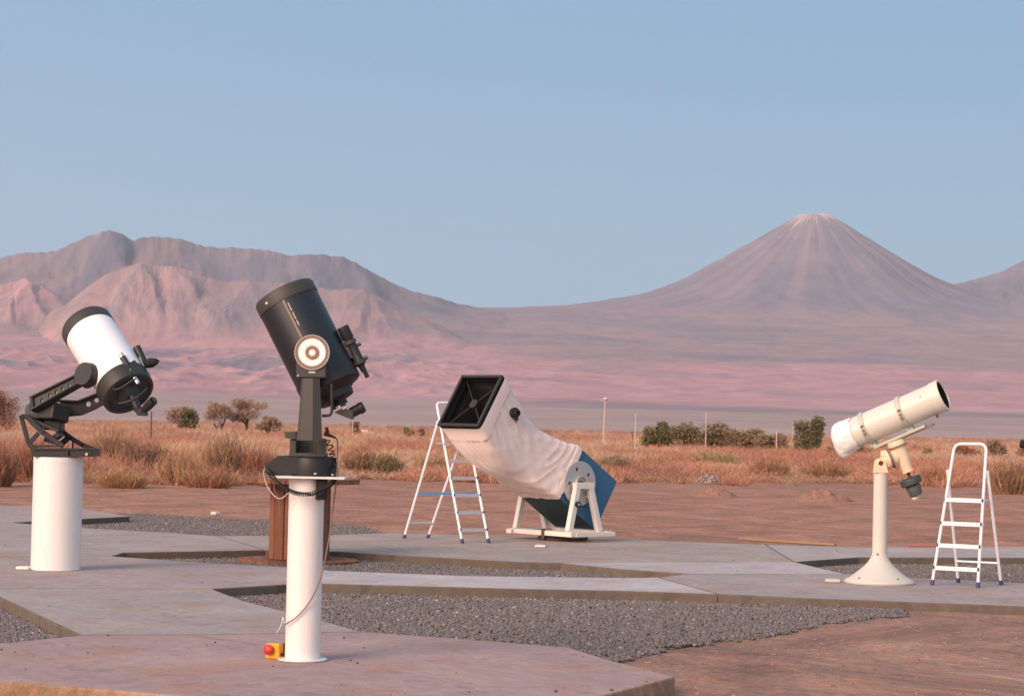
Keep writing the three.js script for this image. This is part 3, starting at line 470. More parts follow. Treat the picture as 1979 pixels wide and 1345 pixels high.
// ------------------------------------------------------------------ white fork telescope on a wedge and thick pier
{
  const B = gp(106, 1101), f = frame(B), m = f.m, Z = V(0, 0, 1);
  const t = thing('telescope', 'white-tubed telescope on a tilted black fork above the thick white pier', 'telescope', B);
  const topY = f(112, 882).y, rp = m(47.3);
  const pier = part('pier', lathe(V(0, 0, 0), V(0, 1, 0), [[.003, 0], [.003, rp], [topY - .01, rp], [topY - .006, rp - .004], [topY - .006, 0]], 72), M.pier, t);
  part('cap_ring', lathe(V(0, topY - .06, 0), V(0, 1, 0), [[0, rp - .001], [0, rp + .0025], [.022, rp + .0025], [.022, rp - .001]], 72), M.pier, pier);
  const q = f;
  // wedge
  const wd = part('wedge_base', [plate(poly2([[66, 867], [184, 867], [185, 882], [70, 882]].map(([x, y]) => { const p = q(x, y); return [p.x, p.y]; })), .42, V(0, 0, 0), V(1, 0, 0), V(0, 1, 0), Z, .004), beam(q(64, 868, .2), q(185, 868, .2), m(4), .05), beam(q(62, 868, -.2), q(183, 868, -.2), m(4), .05)], M.black, t);
  part('clamp_bolt', [cyl(q(166, 878, .20), q(166, 878, .235), .014, .014, 12)], M.silver, wd);
  part('clamp_bolt', [box(q(129, 876, .222), m(3), m(12), .03, .002)], M.iron, wd);
  const side = (dz) => [beam(q(39, 803, dz), q(54, 858, dz), m(7.5), .035, Z), beam(q(50, 804, dz), q(84, 838, dz), m(10), .04, Z), beam(q(82, 836, dz), q(121, 863, dz), m(9), .04, Z), beam(q(53, 857, dz), q(68, 869, dz), m(9), .04, Z), beam(q(55, 857, dz), q(73, 837, dz), m(8), .035, Z), beam(q(62, 862, dz), q(118, 862, dz), m(4), .03, Z), beam(q(36, 805, dz), q(53, 803, dz), m(5), .04, Z), cyl(q(43, 806, dz - .02), q(43, 806, dz + .025), m(5.5), m(5.5), 18)];
  part('wedge_side', side(.17), M.black, t);
  part('wedge_side', [beam(q(113, 829, -.17), q(138, 848, -.17), m(9), .035, Z), beam(q(135, 846, -.17), q(160, 861, -.17), m(9), .035, Z), beam(q(156, 859, -.17), q(184, 870, -.17), m(9), .035, Z), beam(q(140, 850, -.17), q(139.5, 866, -.17), m(3), .03, Z), beam(q(132, 845, -.17), q(113, 862, -.17), m(11), .035, Z), beam(q(39, 803, -.17), q(54, 858, -.17), m(6), .03, Z)], M.black, t);
  part('tilt_plate', [beam(q(46, 803), q(118, 833), m(7), .30, Z, .006), beam(q(106, 846, .02), q(116, 838, .02), m(10), .2, Z, .004), beam(q(86, 846), q(108, 852), m(14), .10, Z, .004)], M.iron, t);
  // polar axis, fork
  const p = V(.79, .39, .47).normalize(), dc = q(72, 801, -.10);
  part('drive_base', lathe(dc.clone().addScaledVector(p, -.05), p, [[0, 0], [0, m(24)], [.012, m(27)], [.075, m(27)], [.085, m(25)], [.10, m(24)], [.10, 0]], 48), M.ironLight, t);
  part('fork_base', [beam(q(78, 798, -.06), q(118, 797, .10), m(34), .24, V(-.3, .2, .93), .02), box(q(104, 816, -.05), m(34), m(30), .22, .02)], M.iron, t);
  // near arm: web with round openings and flanges
  const n0 = q(64.5, 781, .10), n1 = q(176, 722, .44), dn = n1.clone().sub(n0), LN = dn.length(); dn.normalize();
  const cN = V(-.6, .27, .78); cN.addScaledVector(dn, -cN.dot(dn)).normalize(); const vN = V(0, 0, 0).crossVectors(cN, dn).normalize();   // vN: across the arm, upwards
  if (vN.y < 0) vN.negate();
  const zN = V(0, 0, 0).crossVectors(dn, vN).normalize(), h0 = m(13.5), h1 = m(8.5);
  const web = poly2([[0, -h0], [LN, -h1], [LN, h1], [0, h0]], [.15, .285, .40, .51, .62, .73, .83].map((s, i) => circlePath(LN * s, -.004 + (i < 1 ? -.01 : 0), m(4.4 - i * .25))));
  const armN = part('fork_arm', plate(web, .022, n0, dn, vN, zN, .003), M.ironLight, t, 'straight near fork arm with a row of round openings');
  const fl = (s, w, mat) => { const a = n0.clone().addScaledVector(vN, s * h0).addScaledVector(dn, -.02), b = n1.clone().addScaledVector(vN, s * h1); return part('flange', beam(a, b, w, .085, cN, .004), mat, armN); };
  fl(1, m(4), M.black); fl(-1, m(4), M.iron);
  part('end_block', [box(V(0, 0, 0), .04, h0 * 2.2, .08, .01).applyMatrix4(new THREE.Matrix4().makeBasis(dn, vN, zN).setPosition(n0))], M.black, armN);
  // far arm: curved
  const z1 = -.22, fp = (x, y) => { const u = (x - 90) / 150, pt = q(x, y, z1 + .22 * u); return [pt.x, pt.y]; };
  const armF = part('fork_arm', plate(poly2([[66, 792], [96, 779], [116, 772], [150, 775], [187, 759], [225, 735], [250, 742], [240, 762], [200, 779], [178, 791], [155, 802], [120, 805], [72, 803]].map(([x, y]) => fp(x, y)), [circlePath(...fp(113, 783), m(6.2)), circlePath(...fp(95, 789), m(4.5)), circlePath(...fp(168.5, 781), m(5)), circlePath(...fp(183.5, 773.5), m(4.6))]), .03, V(0, 0, -.14), V(1, 0, 0), V(0, 1, 0), Z, .004), M.iron, t, 'curved far fork arm with round openings');
  part('flange', [[[70, 803], [120, 805], [155, 801.5]], [[155, 801.5], [178, 791], [201, 778]], [[110, 773.5], [132, 774.5], [150, 775.5]], [[150, 775.5], [187, 760], [205, 750]]].flatMap((l) => [0, 1].map((i) => { const A = fp(...l[i]), E = fp(...l[i + 1]); return beam(V(A[0], A[1], -.13), V(E[0], E[1], -.13), m(3.4), .09, Z, .004); })), M.black, armF);
  // optical tube
  const fc = q(165.5, 629.6, -.13), rc = q(249, 763, .42), ax = rc.clone().sub(fc), L = ax.length(); ax.normalize();
  const R0 = m(50.3);
  const cA = V(-.6, .27, .78); cA.addScaledVector(ax, -cA.dot(ax)).normalize();
  part('optical_tube', lathe(fc, ax, [[.06, R0 - .006], [.06, R0], [L * .83, R0], [L * .83, R0 - .01]], 80), M.whiteTube, t);
  part('front_ring', lathe(fc, ax, [[.125, R0 - .001], [.125, R0 + .006], [.012, R0 + .006], [0, R0], [0, R0 - .03], [.06, R0 - .03]], 80), M.band, t);
  part('corrector_lens', lathe(fc, ax, [[.05, 0], [.05, R0 - .028]], 48), M.blackLens, t);
  const cell = part('rear_cell', lathe(fc, ax, [[L * .83, R0 - .004], [L * .83, R0 + .012], [L * .90, R0 + .014], [L * .985, R0 + .004], [L * 1.0, R0 - .012], [L * 1.005, R0 - .04], [L * .985, R0 - .055], [L * .985, R0 * .5], [L * 1.02, R0 * .42], [L * 1.06, R0 * .25], [L * 1.06, 0]], 60), M.iron, t);
  const pv = q(203, 737, .22);
  const pod = part('altitude_drive', [cyl(pv.clone().addScaledVector(cA, R0 - .03), pv.clone().addScaledVector(cA, R0 + .06), m(25), m(22), 36)], M.iron, t);
  const dk = q(181, 718, .44);
  const dd = part('altitude_disc', [lathe(dk.clone().addScaledVector(cA, -.07), cA, [[0, 0], [0, m(21)], [.028, m(21.5)], [.032, m(20)], [.045, m(20)], [.052, m(21)], [.062, m(20.5)], [.067, m(18.6)], [.064, m(18)], [.064, 0]], 48)], M.ironLight, t);
  part('bolt', cyl(dk.clone().addScaledVector(cA, -.008), dk.clone().addScaledVector(cA, .004), .009, .009, 10), M.silver, dd);
  part('latch', beam(q(199, 737, .50), q(204, 730, .50), m(2.6), .012, Z), M.cream, pod);
  part('side_bracket', [beam(q(186, 746, .36), q(196, 764, .36), m(7), .06, Z, .01), beam(q(204, 752, .42), q(226, 776, .42), m(16), .06, Z, .02), beam(q(196, 745, .44), q(216, 770, .44), m(12), .05, Z, .01)], M.ironLight, pod);
  part('cell_handle', [tube([q(218, 752, .62), q(228, 752, .66), q(248, 740, .69), q(262, 731, .68)], .012, 30, 8), tube([q(228, 780, .66), q(248, 776, .7), q(270, 764, .68), q(284, 750, .62)], .013, 30, 8)], M.black, cell);
  // guide scope with bright ends
  const gs = part('guide_scope', [cyl(q(236, 691, .46), q(247, 709, .50), m(6), m(6), 18), cyl(q(247, 709, .50), q(262, 734, .56), m(4.4), m(4.4), 16), beam(q(248, 709, .44), q(262, 700, .42), m(10), .05, Z)], M.black, t);
  part('bright_end', cyl(q(231.5, 683.5, .45), q(236.5, 692, .46), m(5.2), m(5.2), 18), M.silver, gs);
  part('bright_end', cyl(q(259.5, 731, .56), q(266, 741, .58), m(4.6), m(4.6), 18), M.silver, gs);
  part('rod', cyl(q(250, 714, .55), q(256, 724, .57), m(1.4), m(1.4), 8), M.silver, gs);
  // finder with right-angle eyepiece
  const fd = part('finder_scope', [cyl(q(263, 671, .16), q(280, 706, .22), m(7.6), m(7.2), 22), beam(q(268, 690, .2), q(276, 708, .22), m(6), .05, Z)], M.black, t);
  part('eyepiece', [cyl(q(277, 704, .22), q(292, 701, .24), m(8), m(9.5), 20), cyl(q(292, 701, .24), q(303, 698, .25), m(9.5), m(5.5), 20), cyl(q(303, 698, .25), q(307, 697, .25), m(2.5), m(2), 12)], M.blackMatt, fd);
  part('rail', beam(q(268, 690, .28), q(278, 709, .30), m(1.6), .01, Z), M.aluDull, fd);
  // diagonal and eyepiece
  const dg = part('star_diagonal', [cyl(q(256, 768, .50), q(266, 792, .58), m(8.5), m(7.6), 22), plate(poly2([[259, 790], [274, 786], [284, 797], [283, 804], [266, 803]].map(([x, y]) => { const g = q(x, y, .58); return [g.x, g.y]; })), .1, V(0, 0, .58), V(1, 0, 0), V(0, 1, 0), Z, .006)], M.black, t);
  part('eyepiece', lathe(q(272, 798, .58), q(299, 771, .72).sub(q(272, 798, .58)), [[0, 0], [0, m(6.5)], [.09, m(7)], [.10, m(8.2)], [.215, m(8.6)], [.225, m(7.6)], [.222, m(5.5)], [.20, 0]], 28), M.blackMatt, dg);
  part('lens', cyl(q(297.6, 772.4, .713), q(298, 772, .715), m(5), m(5), 20), M.blackLens, dg);
}

// ------------------------------------------------------------------ wooden cable drum used as a table
{
  const yb = -.112, B = gp(577, 1090, yb), f = frame(B), m = f.m;
  const t = thing('cable_drum', 'upright wooden cable drum standing on gravel behind the slim pier', 'cable drum', B), q = rng(4);
  const Rr = m(114), yt = f(580, 928).y - 0, Rb = m(56);
  const discPart = (y, thk, rad, name) => {   // boards side by side, cut to a round
    const n = 9, w = rad * 2 / n; const a = .18;
    for (let i = 0; i < n; i++) { const x0 = -rad + i * w + .003, x1 = x0 + w - .006, pts = []; const yy = (x) => Math.sqrt(Math.max(0, rad * rad - x * x)); for (let k = 0; k <= 6; k++) { const x = x0 + (x1 - x0) * k / 6; pts.push([x, yy(x)]); } for (let k = 6; k >= 0; k--) { const x = x0 + (x1 - x0) * k / 6; pts.push([x, -yy(x)]); }
      const g = new THREE.ExtrudeGeometry(poly2(pts), { depth: thk - .008, bevelEnabled: true, bevelThickness: .004, bevelSize: .003, bevelOffset: -.003, bevelSegments: 1 }); g.rotateX(-Math.PI / 2).rotateY(a).translate(0, y + (q() - .5) * .003, 0); part(name, g, q() < .5 ? M.wood : M.woodDark, t); }
  };
  discPart(.005, .055, Rr, 'base_board'); discPart(yt - .028, .056, Rr, 'top_board');
  part('drum_core', cyl(V(0, .06, 0), V(0, yt - .03, 0), Rb - .03, Rb - .03, 24), M.woodDark, t);
  const ns = 14; for (let i = 0; i < ns; i++) { const a = (i + .5) / ns * Math.PI * 2, x = Math.sin(a) * (Rb - .006), z = Math.cos(a) * (Rb - .006); const g = new RoundedBoxGeometry(2 * Math.PI * Rb / ns - .010, yt - .09, .03, 2, .004); g.rotateY(a).translate(x, .06 + (yt - .09) / 2, z); part('stave', g, i % 3 ? M.wood : M.woodDark, t); }
  for (let i = 0; i < 4; i++) { const a = i / 4 * 6.28 + .5; part('tie_rod', cyl(V(Math.sin(a) * Rb * .6, yt + .02, Math.cos(a) * Rb * .6), V(Math.sin(a) * Rb * .6, yt + .045, Math.cos(a) * Rb * .6), .014, .014, 8), M.rust, t); }
}

// ------------------------------------------------------------------ big shrouded telescope
{
  const B = gp(1083, 1043.5), f = frame(B), m = f.m;
  const t = thing('telescope', 'large open telescope in a pale cloth shroud with blue mirror box', 'telescope', B, -46.6 * Math.PI / 180);
  const X = V(1, 0, 0), Y = V(0, 1, 0), Z = V(0, 0, 1), e = 32 * Math.PI / 180, u = V(0, Math.sin(e), Math.cos(e)), w = V(0, Math.cos(e), -Math.sin(e)), A = V(0, .772, 0), H = .38;
  const P = (s, x, y) => A.clone().addScaledVector(u, s).addScaledVector(X, x).addScaledVector(w, y);
  const rail = (a, b, wd, tk, mat, name, parent = t, r = .006) => part(name, beam(a, b, wd, tk, Y, r), mat, parent);
  part('turntable', [lathe(V(.05, .004, .0), Y, [[0, 0], [0, .33], [.035, .34], [.045, .33], [.045, 0]], 48), lathe(V(.05, .049, 0), Y, [[0, 0], [0, .25], [.015, .25], [.015, 0]], 36)], M.turntable, t);
  rail(V(-.58, .105, .345), V(.59, .105, .345), .085, .065, M.whiteWood, 'base_beam');
  rail(V(-.58, .105, -.345), V(.59, .105, -.345), .085, .065, M.whiteWood, 'base_beam');
  rail(V(.55, .101, .30), V(.55, .101, -.44), .10, .06, M.whiteWood, 'base_beam');
  rail(V(-.55, .101, .44), V(-.55, .101, -.44), .10, .06, M.whiteWood, 'base_beam');
  part('pivot_bolt', [box(V(.06, .10, .382), .06, .11, .03, .006), cyl(V(.06, .03, .38), V(.06, .16, .38), .02, .02, 10)], M.rust, t);
  for (const sx of [1, -1]) {
    const x = sx * .50, fr = part('side_frame', [beam(V(x, .135, .345), V(x, .725, .205), .085, .075, X, .008)], M.whiteWood, t);
    part('leg', beam(V(x, .135, -.225), V(x, .725, -.035), .085, .075, X, .008), M.whiteWood, fr);
    part('top_block', box(V(x, .742, .085), .08, .085, .34, .008), M.whiteWood, fr);
    const wh = V(x + sx * .045, .50, .235);
    part('hand_knob', [lathe(wh, X, [[-.01, 0], [-.01, .038], [.02, .042], [.03, .036], [.03, .020], [.02, .018]], 28)], M.blackMatt, fr);
    part('knob_cap', cyl(wh.clone().addScaledVector(X, sx * .012), wh.clone().addScaledVector(X, sx * .028), .018, .018, 18), M.alu, fr);
    // bearing disc with round openings
    const s = new THREE.Shape(); s.absarc(0, 0, .295, 0, Math.PI * 2); for (let i = 0; i < 5; i++) { const a = i / 5 * 6.283 + .62; s.holes.push(circlePath(Math.cos(a) * .195, Math.sin(a) * .195, .024)); }
    const o = A.clone().add(V(0, .0, .075)).addScaledVector(X, sx * (H + .036)), bd = part('bearing_disc', plate(s, .03, o, V(0, 0, -1), Y, X, .004), M.aluDull, t);
    const s2 = new THREE.Shape(); s2.absarc(0, 0, .105, 0, Math.PI * 2); s2.holes.push(circlePath(0, 0, .092));
    part('hub_ring', plate(s2, .04, o.clone().addScaledVector(X, sx * .033), V(0, 0, -1), Y, X, .003), M.alu, bd);
    part('hub_bolt', cyl(o.clone().addScaledVector(X, sx * .012), o.clone().addScaledVector(X, sx * .05), .036, .034, 6), M.rust, bd);
    for (const rz of [.22, -.05]) part('roller', cyl(V(x - sx * .03, .60, rz), V(x - sx * .09, .60, rz), .03, .03, 16), M.alu, bd);
  }
  // mirror box: five panels
  const s0 = -.57, s1 = .22, th = .02, mb = part('mirror_box', plate(poly2([[-H, -H], [H, -H], [H, H], [-H, H]]), th, P(s0 + th / 2, 0, 0), X, w, u, .003), M.blue, t);
  for (const sx of [1, -1]) part('panel', plate(poly2([[s0 + th + .001, -H], [s1, -H], [s1, H], [s0 + th + .001, H]]), th, P(0, sx * (H - th / 2), 0), u, w, X, .003), M.blue, mb);
  for (const sy of [1, -1]) part('panel', plate(poly2([[s0 + th + .001, -H + th + .001], [s1, -H + th + .001], [s1, H - th - .001], [s0 + th + .001, H - th - .001]]), th, P(0, 0, sy * (H - th / 2)), u, X, w, .003), sy > 0 ? M.blue : M.teal, mb, sy > 0 ? undefined : 'underside panel with shade and dirt painted into its dark teal');
  part('mirror', lathe(P(s0 + .05, 0, 0), u, [[0, 0], [0, .29], [.05, .29], [.05, 0]], 40), M.graphite, mb);
  // upper cage
  const c0 = 1.88, c1 = 1.99, hc = .385, cg = part('upper_cage', [[1, 0], [-1, 0]].map(([sx]) => plate(poly2([[c0, -hc + .015], [c1, -hc + .015], [c1, hc - .015], [c0, hc - .015]]), .014, P(0, sx * (hc - .01), 0), u, w, X, .002)).concat([1, -1].map((sy) => plate(poly2([[c0, -hc + .0175], [c1, -hc + .0175], [c1, hc - .0175], [c0, hc - .0175]]), .014, P(0, 0, sy * (hc - .01)), u, X, w, .002))), M.lining, t);
  const fr4 = []; for (const k of [1, -1]) { const e = hc - .012; fr4.push(beam(P(c1 + .005, -e - .02, k * e), P(c1 + .005, e + .02, k * e), .04, .04, u, .012), beam(P(c1 + .005, k * e, -e + .021), P(c1 + .005, k * e, e - .021), .04, .04, u, .012)); }
  part('rim_frame', fr4, M.iron, cg);
  for (const [a, b] of [[-1, 1], [1, 1], [1, -1], [-1, -1]]) part('spider_vane', beam(P(c1 - .10, a * (hc - .03), b * (hc - .03)), P(c1 - .10, a * .05, b * .05), .012, .05, u, .002), M.iron, cg);
  part('secondary_holder', [cyl(P(c1 - .06, 0, 0), P(c1 - .22, 0, 0), .065, .065, 24)], M.iron, cg);
  // cloth shroud: hangs round the poles, drawn in and sagging between box and cage
  {
    const NS = 130, NF = 260, shell = (inset) => { const rings = []; for (let i = 0; i <= NS; i++) { const v = i / NS, s = .245 + (1.955 - .245) * v, rg = [], mid = Math.pow(Math.sin(Math.PI * Math.min(1, Math.max(0, v))), 1.15) * sm(0, .12, v) * sm(1, .9, v);
      for (let j = 0; j < NF; j++) {
        const a = j / NF * Math.PI * 2, ca = Math.cos(a), sa = Math.sin(a), n = 14 - 10.5 * mid, k = Math.pow(Math.pow(Math.abs(ca), n) + Math.pow(Math.abs(sa), n), -1 / n);
        const half = .404 - .045 * mid; let x = ca * k * half, y = sa * k * half;
        const under = sm(.35, -1, sa), topS = sm(.2, 1, sa);
        const sag = .125 * mid * (.55 + .45 * topS) + .12 * under * mid + .09 * under * sm(.35, .72, v) * sm(1.0, .80, v);
        const per = a * half * 1.4;
        // folds: lengthwise at the cage, slung crosswise near the mirror box
        let d = .022 * sm(.42, .95, v) * (ridged(a * 2.0 + .35 * fbm(v * 3, a, 2), v * .8, 1) - .5) + .020 * sm(.70, .10, v) * (ridged(v * 4.2 + .9 * Math.sin(a + .9) * (1 + v), a * .45, 1, n2b) - .5) + .012 * (ridged(v * 1.6 + a * 1.1, a * 1.5 - v * 2.2, 1) - .5) + .005 * fbm(per * 4, s * 2.6, 2);
        if (v < .06) d = Math.max(d, 0) * .8; if (v > .90) d = Math.max(d, 0) * (v > .97 ? .3 : .7);
        const nl = Math.hypot(x, y) || 1; x += x / nl * (d - inset); y += y / nl * (d - inset);
        const hem = i < 6 ? .025 * fbm(a * 3, 2, 3) : 0;
        rg.push(P(s + hem * (1 - i / 6), x, y).add(V(0, -sag, 0)));
      } rings.push(rg); } return rings; };
    const sh = part('shroud', loft(shell(0), false, false, 0), M.cloth, t, 'pale rumpled cloth wrapped round the telescope');
    part('lining', loft(shell(.012), false, false, 0), M.lining, sh);
  }
  // focuser opening on the near side
  const fp = P(1.56, hc + .010, .10), foc = part('focuser', [lathe(fp.clone().addScaledVector(X, -.06), X, [[0, .044], [.0, .068], [.075, .072], [.085, .066], [.085, .05], [.05, .044]], 32), lathe(fp.clone().addScaledVector(X, .02), X, [[0, 0], [.0, .048], [.045, .044], [.048, .032], [.03, .028], [.028, 0]], 24), box(fp.clone().add(V(.03, -.075, .0)), .04, .05, .05, .01)], M.blackMatt, t);
  part('focus_tab', box(fp.clone().add(V(.035, -.115, .01)), .012, .035, .028, .004), M.brown, foc);
  // finder on the mirror box
  const fq = P(.30, -.02, H + .055), fe = P(.02, -.02, H + .055);
  const fin = part('finder_scope', [lathe(fq, fe.clone().sub(fq), [[0, 0], [0, .038], [.07, .038], [.09, .026], [.27, .024], [.275, .018], [.275, 0]], 20)], M.blackMatt, t);
  part('bracket', beam(P(.1, -.02, H), P(.1, -.02, H + .05), .05, .04, X), M.graphite, fin);
  part('sight_post', cyl(P(-.06, -.02, H + .0), P(-.06, -.02, H + .07), .02, .024, 12), M.graphite, fin);
}

// ------------------------------------------------------------------ cream telescope on a flared pedestal
{
  const B = gp(1700, 1127.5), f = frame(B), m = f.m, q = f, Z = V(0, 0, 1);
  const t = thing('telescope', 'cream tube telescope with counterweight on a flared cream pedestal', 'telescope', B);
  const yc = f(1702, 914).y;
  const ped = part('pedestal', lathe(V(0, 0, 0), V(0, 1, 0), [[.002, 0], [.002, .352], [.018, .357], [.030, .350], [.045, .325], [.085, .262], [.13, .205], [.175, .155], [.215, .118], [.255, .092], [.29, .080], [.31, .0755], [.5, .0745], [yc - .004, .0715], [yc - .004, 0]], 72), M.creamDull, t);
  for (const [a, r] of [[-.9, .30], [.5, .30], [1.9, .30], [3.3, .3], [4.6, .3]]) part('bolt_hole', cyl(V(Math.sin(a) * r, .045, Math.cos(a) * r), V(Math.sin(a) * (r - .01), .066, Math.cos(a) * (r - .01)), .013, .013, 10), M.rust, ped);
  part('set_screw', cyl(q(1696.5, 1071, .07), q(1696.5, 1071, .086), .009, .009, 10), M.rust, ped);
  const ph = (x, y, dz = 0) => { const p = q(x, y, dz); return [p.x, p.y]; };
  const fkS = poly2([[1689.8, 914], [1691.8, 896], [1693.5, 890], [1698, 886.2], [1703, 885.6], [1708, 887.5], [1711, 891], [1713, 900], [1716, 914]].map(([x, y]) => ph(x, y)), [circlePath(...ph(1702, 895.5), m(4.6))]);
  const fk = part('fork_head', [plate(fkS, .035, V(0, 0, .05), V(1, 0, 0), V(0, 1, 0), Z, .005), plate(fkS, .035, V(0, 0, -.05), V(1, 0, 0), V(0, 1, 0), Z, .005), cyl(V(0, yc - .002, 0).add(V(q(1703, 914).x, 0, 0)), V(q(1703, 914).x, yc + .03, 0), .066, .06, 32)], M.yellowCream, t);
  part('pivot', cyl(q(1702, 895.5, -.06), q(1702, 895.5, .045), m(4.4), m(4.4), 20), M.rust, fk);
  // polar axis casting
  const pa = q(1706, 893), pb = q(1737, 881), pd = pb.clone().sub(pa).normalize();
  const pol = part('polar_housing', [lathe(pa, pd, [[0, 0], [0, .055], [.03, .06], [.045, .072], [.075, .076], [.08, .06], [.08, 0]], 32), beam(q(1706, 877), q(1720, 902), m(9), .10, Z, .02), cyl(q(1708.5, 876, -.03), q(1708.5, 876, .03), m(6), m(6), 24), lathe(q(1713, 889), pd, [[0, 0], [0, .098], [.03, .10], [.04, .09], [.04, 0]], 36)], M.yellowCream, t);
  part('joint_ring', lathe(q(1721, 887), pd, [[0, .05], [0, .103], [.018, .103], [.018, .05]], 40), M.brown, pol);
  // declination axis, perpendicular to the tube
  const fr = q(1825, 763, .235), re = q(1627, 848, -.235), ax = fr.clone().sub(re), L = ax.length(); ax.normalize();
  const da = q(1732, 853), db = q(1756, 912), dd = db.clone().sub(da), DL = dd.length(); dd.normalize();
  part('declination_housing', [lathe(da, dd, [[-.01, 0], [-.01, .088], [.01, .094], [.042, .094], [.048, .088], [.05, .078], [.062, .076], [DL * .45, .074], [DL * .78, .060], [DL * .96, .054], [DL * .965, .060], [DL, .060], [DL, 0]], 40), lathe(q(1724, 886), pd, [[0, 0], [0, .085], [.05, .08], [.09, .06], [.09, 0]], 36)], M.yellowCream, t);
  part('clamp_lever', [beam(q(1748, 859, .06), q(1757, 856, .06), .016, .016, Z), lathe(da.clone().addScaledVector(dd, .047), dd, [[0, .08], [0, .097], [.008, .097], [.008, .08]], 36)], M.brown, t);
  const wt = part('counterweight', lathe(q(1759, 924), dd, [[0, 0], [0, m(20)], [.012, m(21)], [.060, m(21)], [.070, m(19.5)], [.070, 0]], 40), M.weightDark, t);
  part('weight', lathe(q(1764.5, 938), dd, [[.0, 0], [0, m(14)], [.012, m(14.6)], [.10, m(12.6)], [.108, m(11.5)], [.108, 0]], 36), M.weightGrey, wt);
  part('shaft', cyl(db.clone().addScaledVector(dd, -.02), q(1766, 944), .016, .016, 14), M.rust, wt);
  part('end_nut', [lathe(q(1769, 960), dd, [[0, 0], [0, m(6.5)], [.012, m(7.5)], [.03, m(6)], [.04, m(3)], [.04, 0]], 18)], M.yellowCream, wt);
  // tube
  const R0 = m(29.6);
  part('optical_tube', lathe(re, ax, [[.0, R0 - .004], [0, R0], [L - .085, R0], [L - .085, R0 - .004]], 72), M.cream, t);
  part('dew_collar', lathe(re, ax, [[L - .10, R0 - .001], [L - .10, R0 + .008], [L - .006, R0 + .010], [L, R0 + .006], [L, R0 - .008], [L - .01, R0 - .011], [L - .40, R0 - .011]], 72), M.cream, t, 'front collar around the dark opening');
  part('tube_lining', lathe(re, ax, [[L - .012, R0 - .0115], [L - .55, R0 - .013], [L - .55, 0]], 60), M.lining, t);
  const side = V(0, 0, 0).crossVectors(ax, dd).normalize(); if (side.z < 0) side.negate();
  const around = (s, e, r) => re.clone().addScaledVector(ax, s).addScaledVector(side, Math.cos(e) * r).addScaledVector(dd, Math.sin(e) * r);
  for (const [x, y] of [[1752, 794], [1671, 829]]) {
    const pc = q(x, y), s = pc.clone().sub(re).dot(ax) + (x > 1700 ? -.01 : .0), rg = part('tube_ring', lathe(re.clone().addScaledVector(ax, s - .024), ax, [[0, R0 + .0005], [0, R0 + .013], [.006, R0 + .016], [.042, R0 + .016], [.048, R0 + .013], [.048, R0 + .0005]], 64), M.greenGrey, t);
    part('foot', beam(around(s, Math.PI / 2, R0 + .005), around(s, Math.PI / 2, R0 + .05), .07, .09, side, .008), M.greenGrey, rg);
    part('latch', [[-.25, .06], [0, .05], [.22, .06]].map(([e, w]) => box(V(0, 0, 0), .02, .022, w * .5, .003).applyMatrix4(new THREE.Matrix4().makeBasis(side, dd, ax).setPosition(around(s, e, R0 + .021)))), M.brown, rg);
  }
  part('saddle_bar', [beam(around(.30, Math.PI / 2, R0 + .055).addScaledVector(side, .02), around(.88, Math.PI / 2, R0 + .055).addScaledVector(side, .02), .03, .11, side, .006)], M.greenGrey, t);
  part('saddle_plate', [beam(around(.36, Math.PI / 2, R0 + .080), around(.95, Math.PI / 2, R0 + .080), .018, .12, side, .004)], M.brown, t);
  part('screw', cyl(around(L - .20, -.55, R0 - .001), around(L - .20, -.55, R0 + .006), .007, .007, 8), M.brown, t);
  part('knob', cyl(around(L - .14, 1.5, R0), around(L - .14, 1.5, R0 + .035), .016, .014, 12), M.brown, t);
  // white bag tied over the rear end
  {
    const rings = [], NF = 72, NS = 26; for (let i = 0; i <= NS; i++) { const v = i / NS, s = .17 - .255 * v, rg = []; for (let j = 0; j < NF; j++) { const e = j / NF * 6.2832, cr = n3(Math.cos(e) * 1.6, Math.sin(e) * 1.6, v * 2.2), c2 = ridged(e * 2.2, v * 2.6 + 3, 2, n2b) - .5; let r = R0 + .010 + .008 * cr * sm(.05, .5, v) + .010 * c2 * sm(.1, .5, v); r *= 1 + .05 * sm(.2, .6, v); r *= Math.sqrt(Math.max(.0004, 1 - Math.pow(Math.max(0, (v - .62) / .385), 2.4))); rg.push(around(s + .015 * cr * (1 - v), e, r).add(V(0, -.030 * sm(.3, .8, v) * Math.max(0, Math.sin(e)) - .01 * v, 0))); } rings.push(rg); }
    part('plastic_cover', loft(rings, false, true, 0), M.bag, t, 'crumpled white plastic bag over the rear of the tube');
  }
}

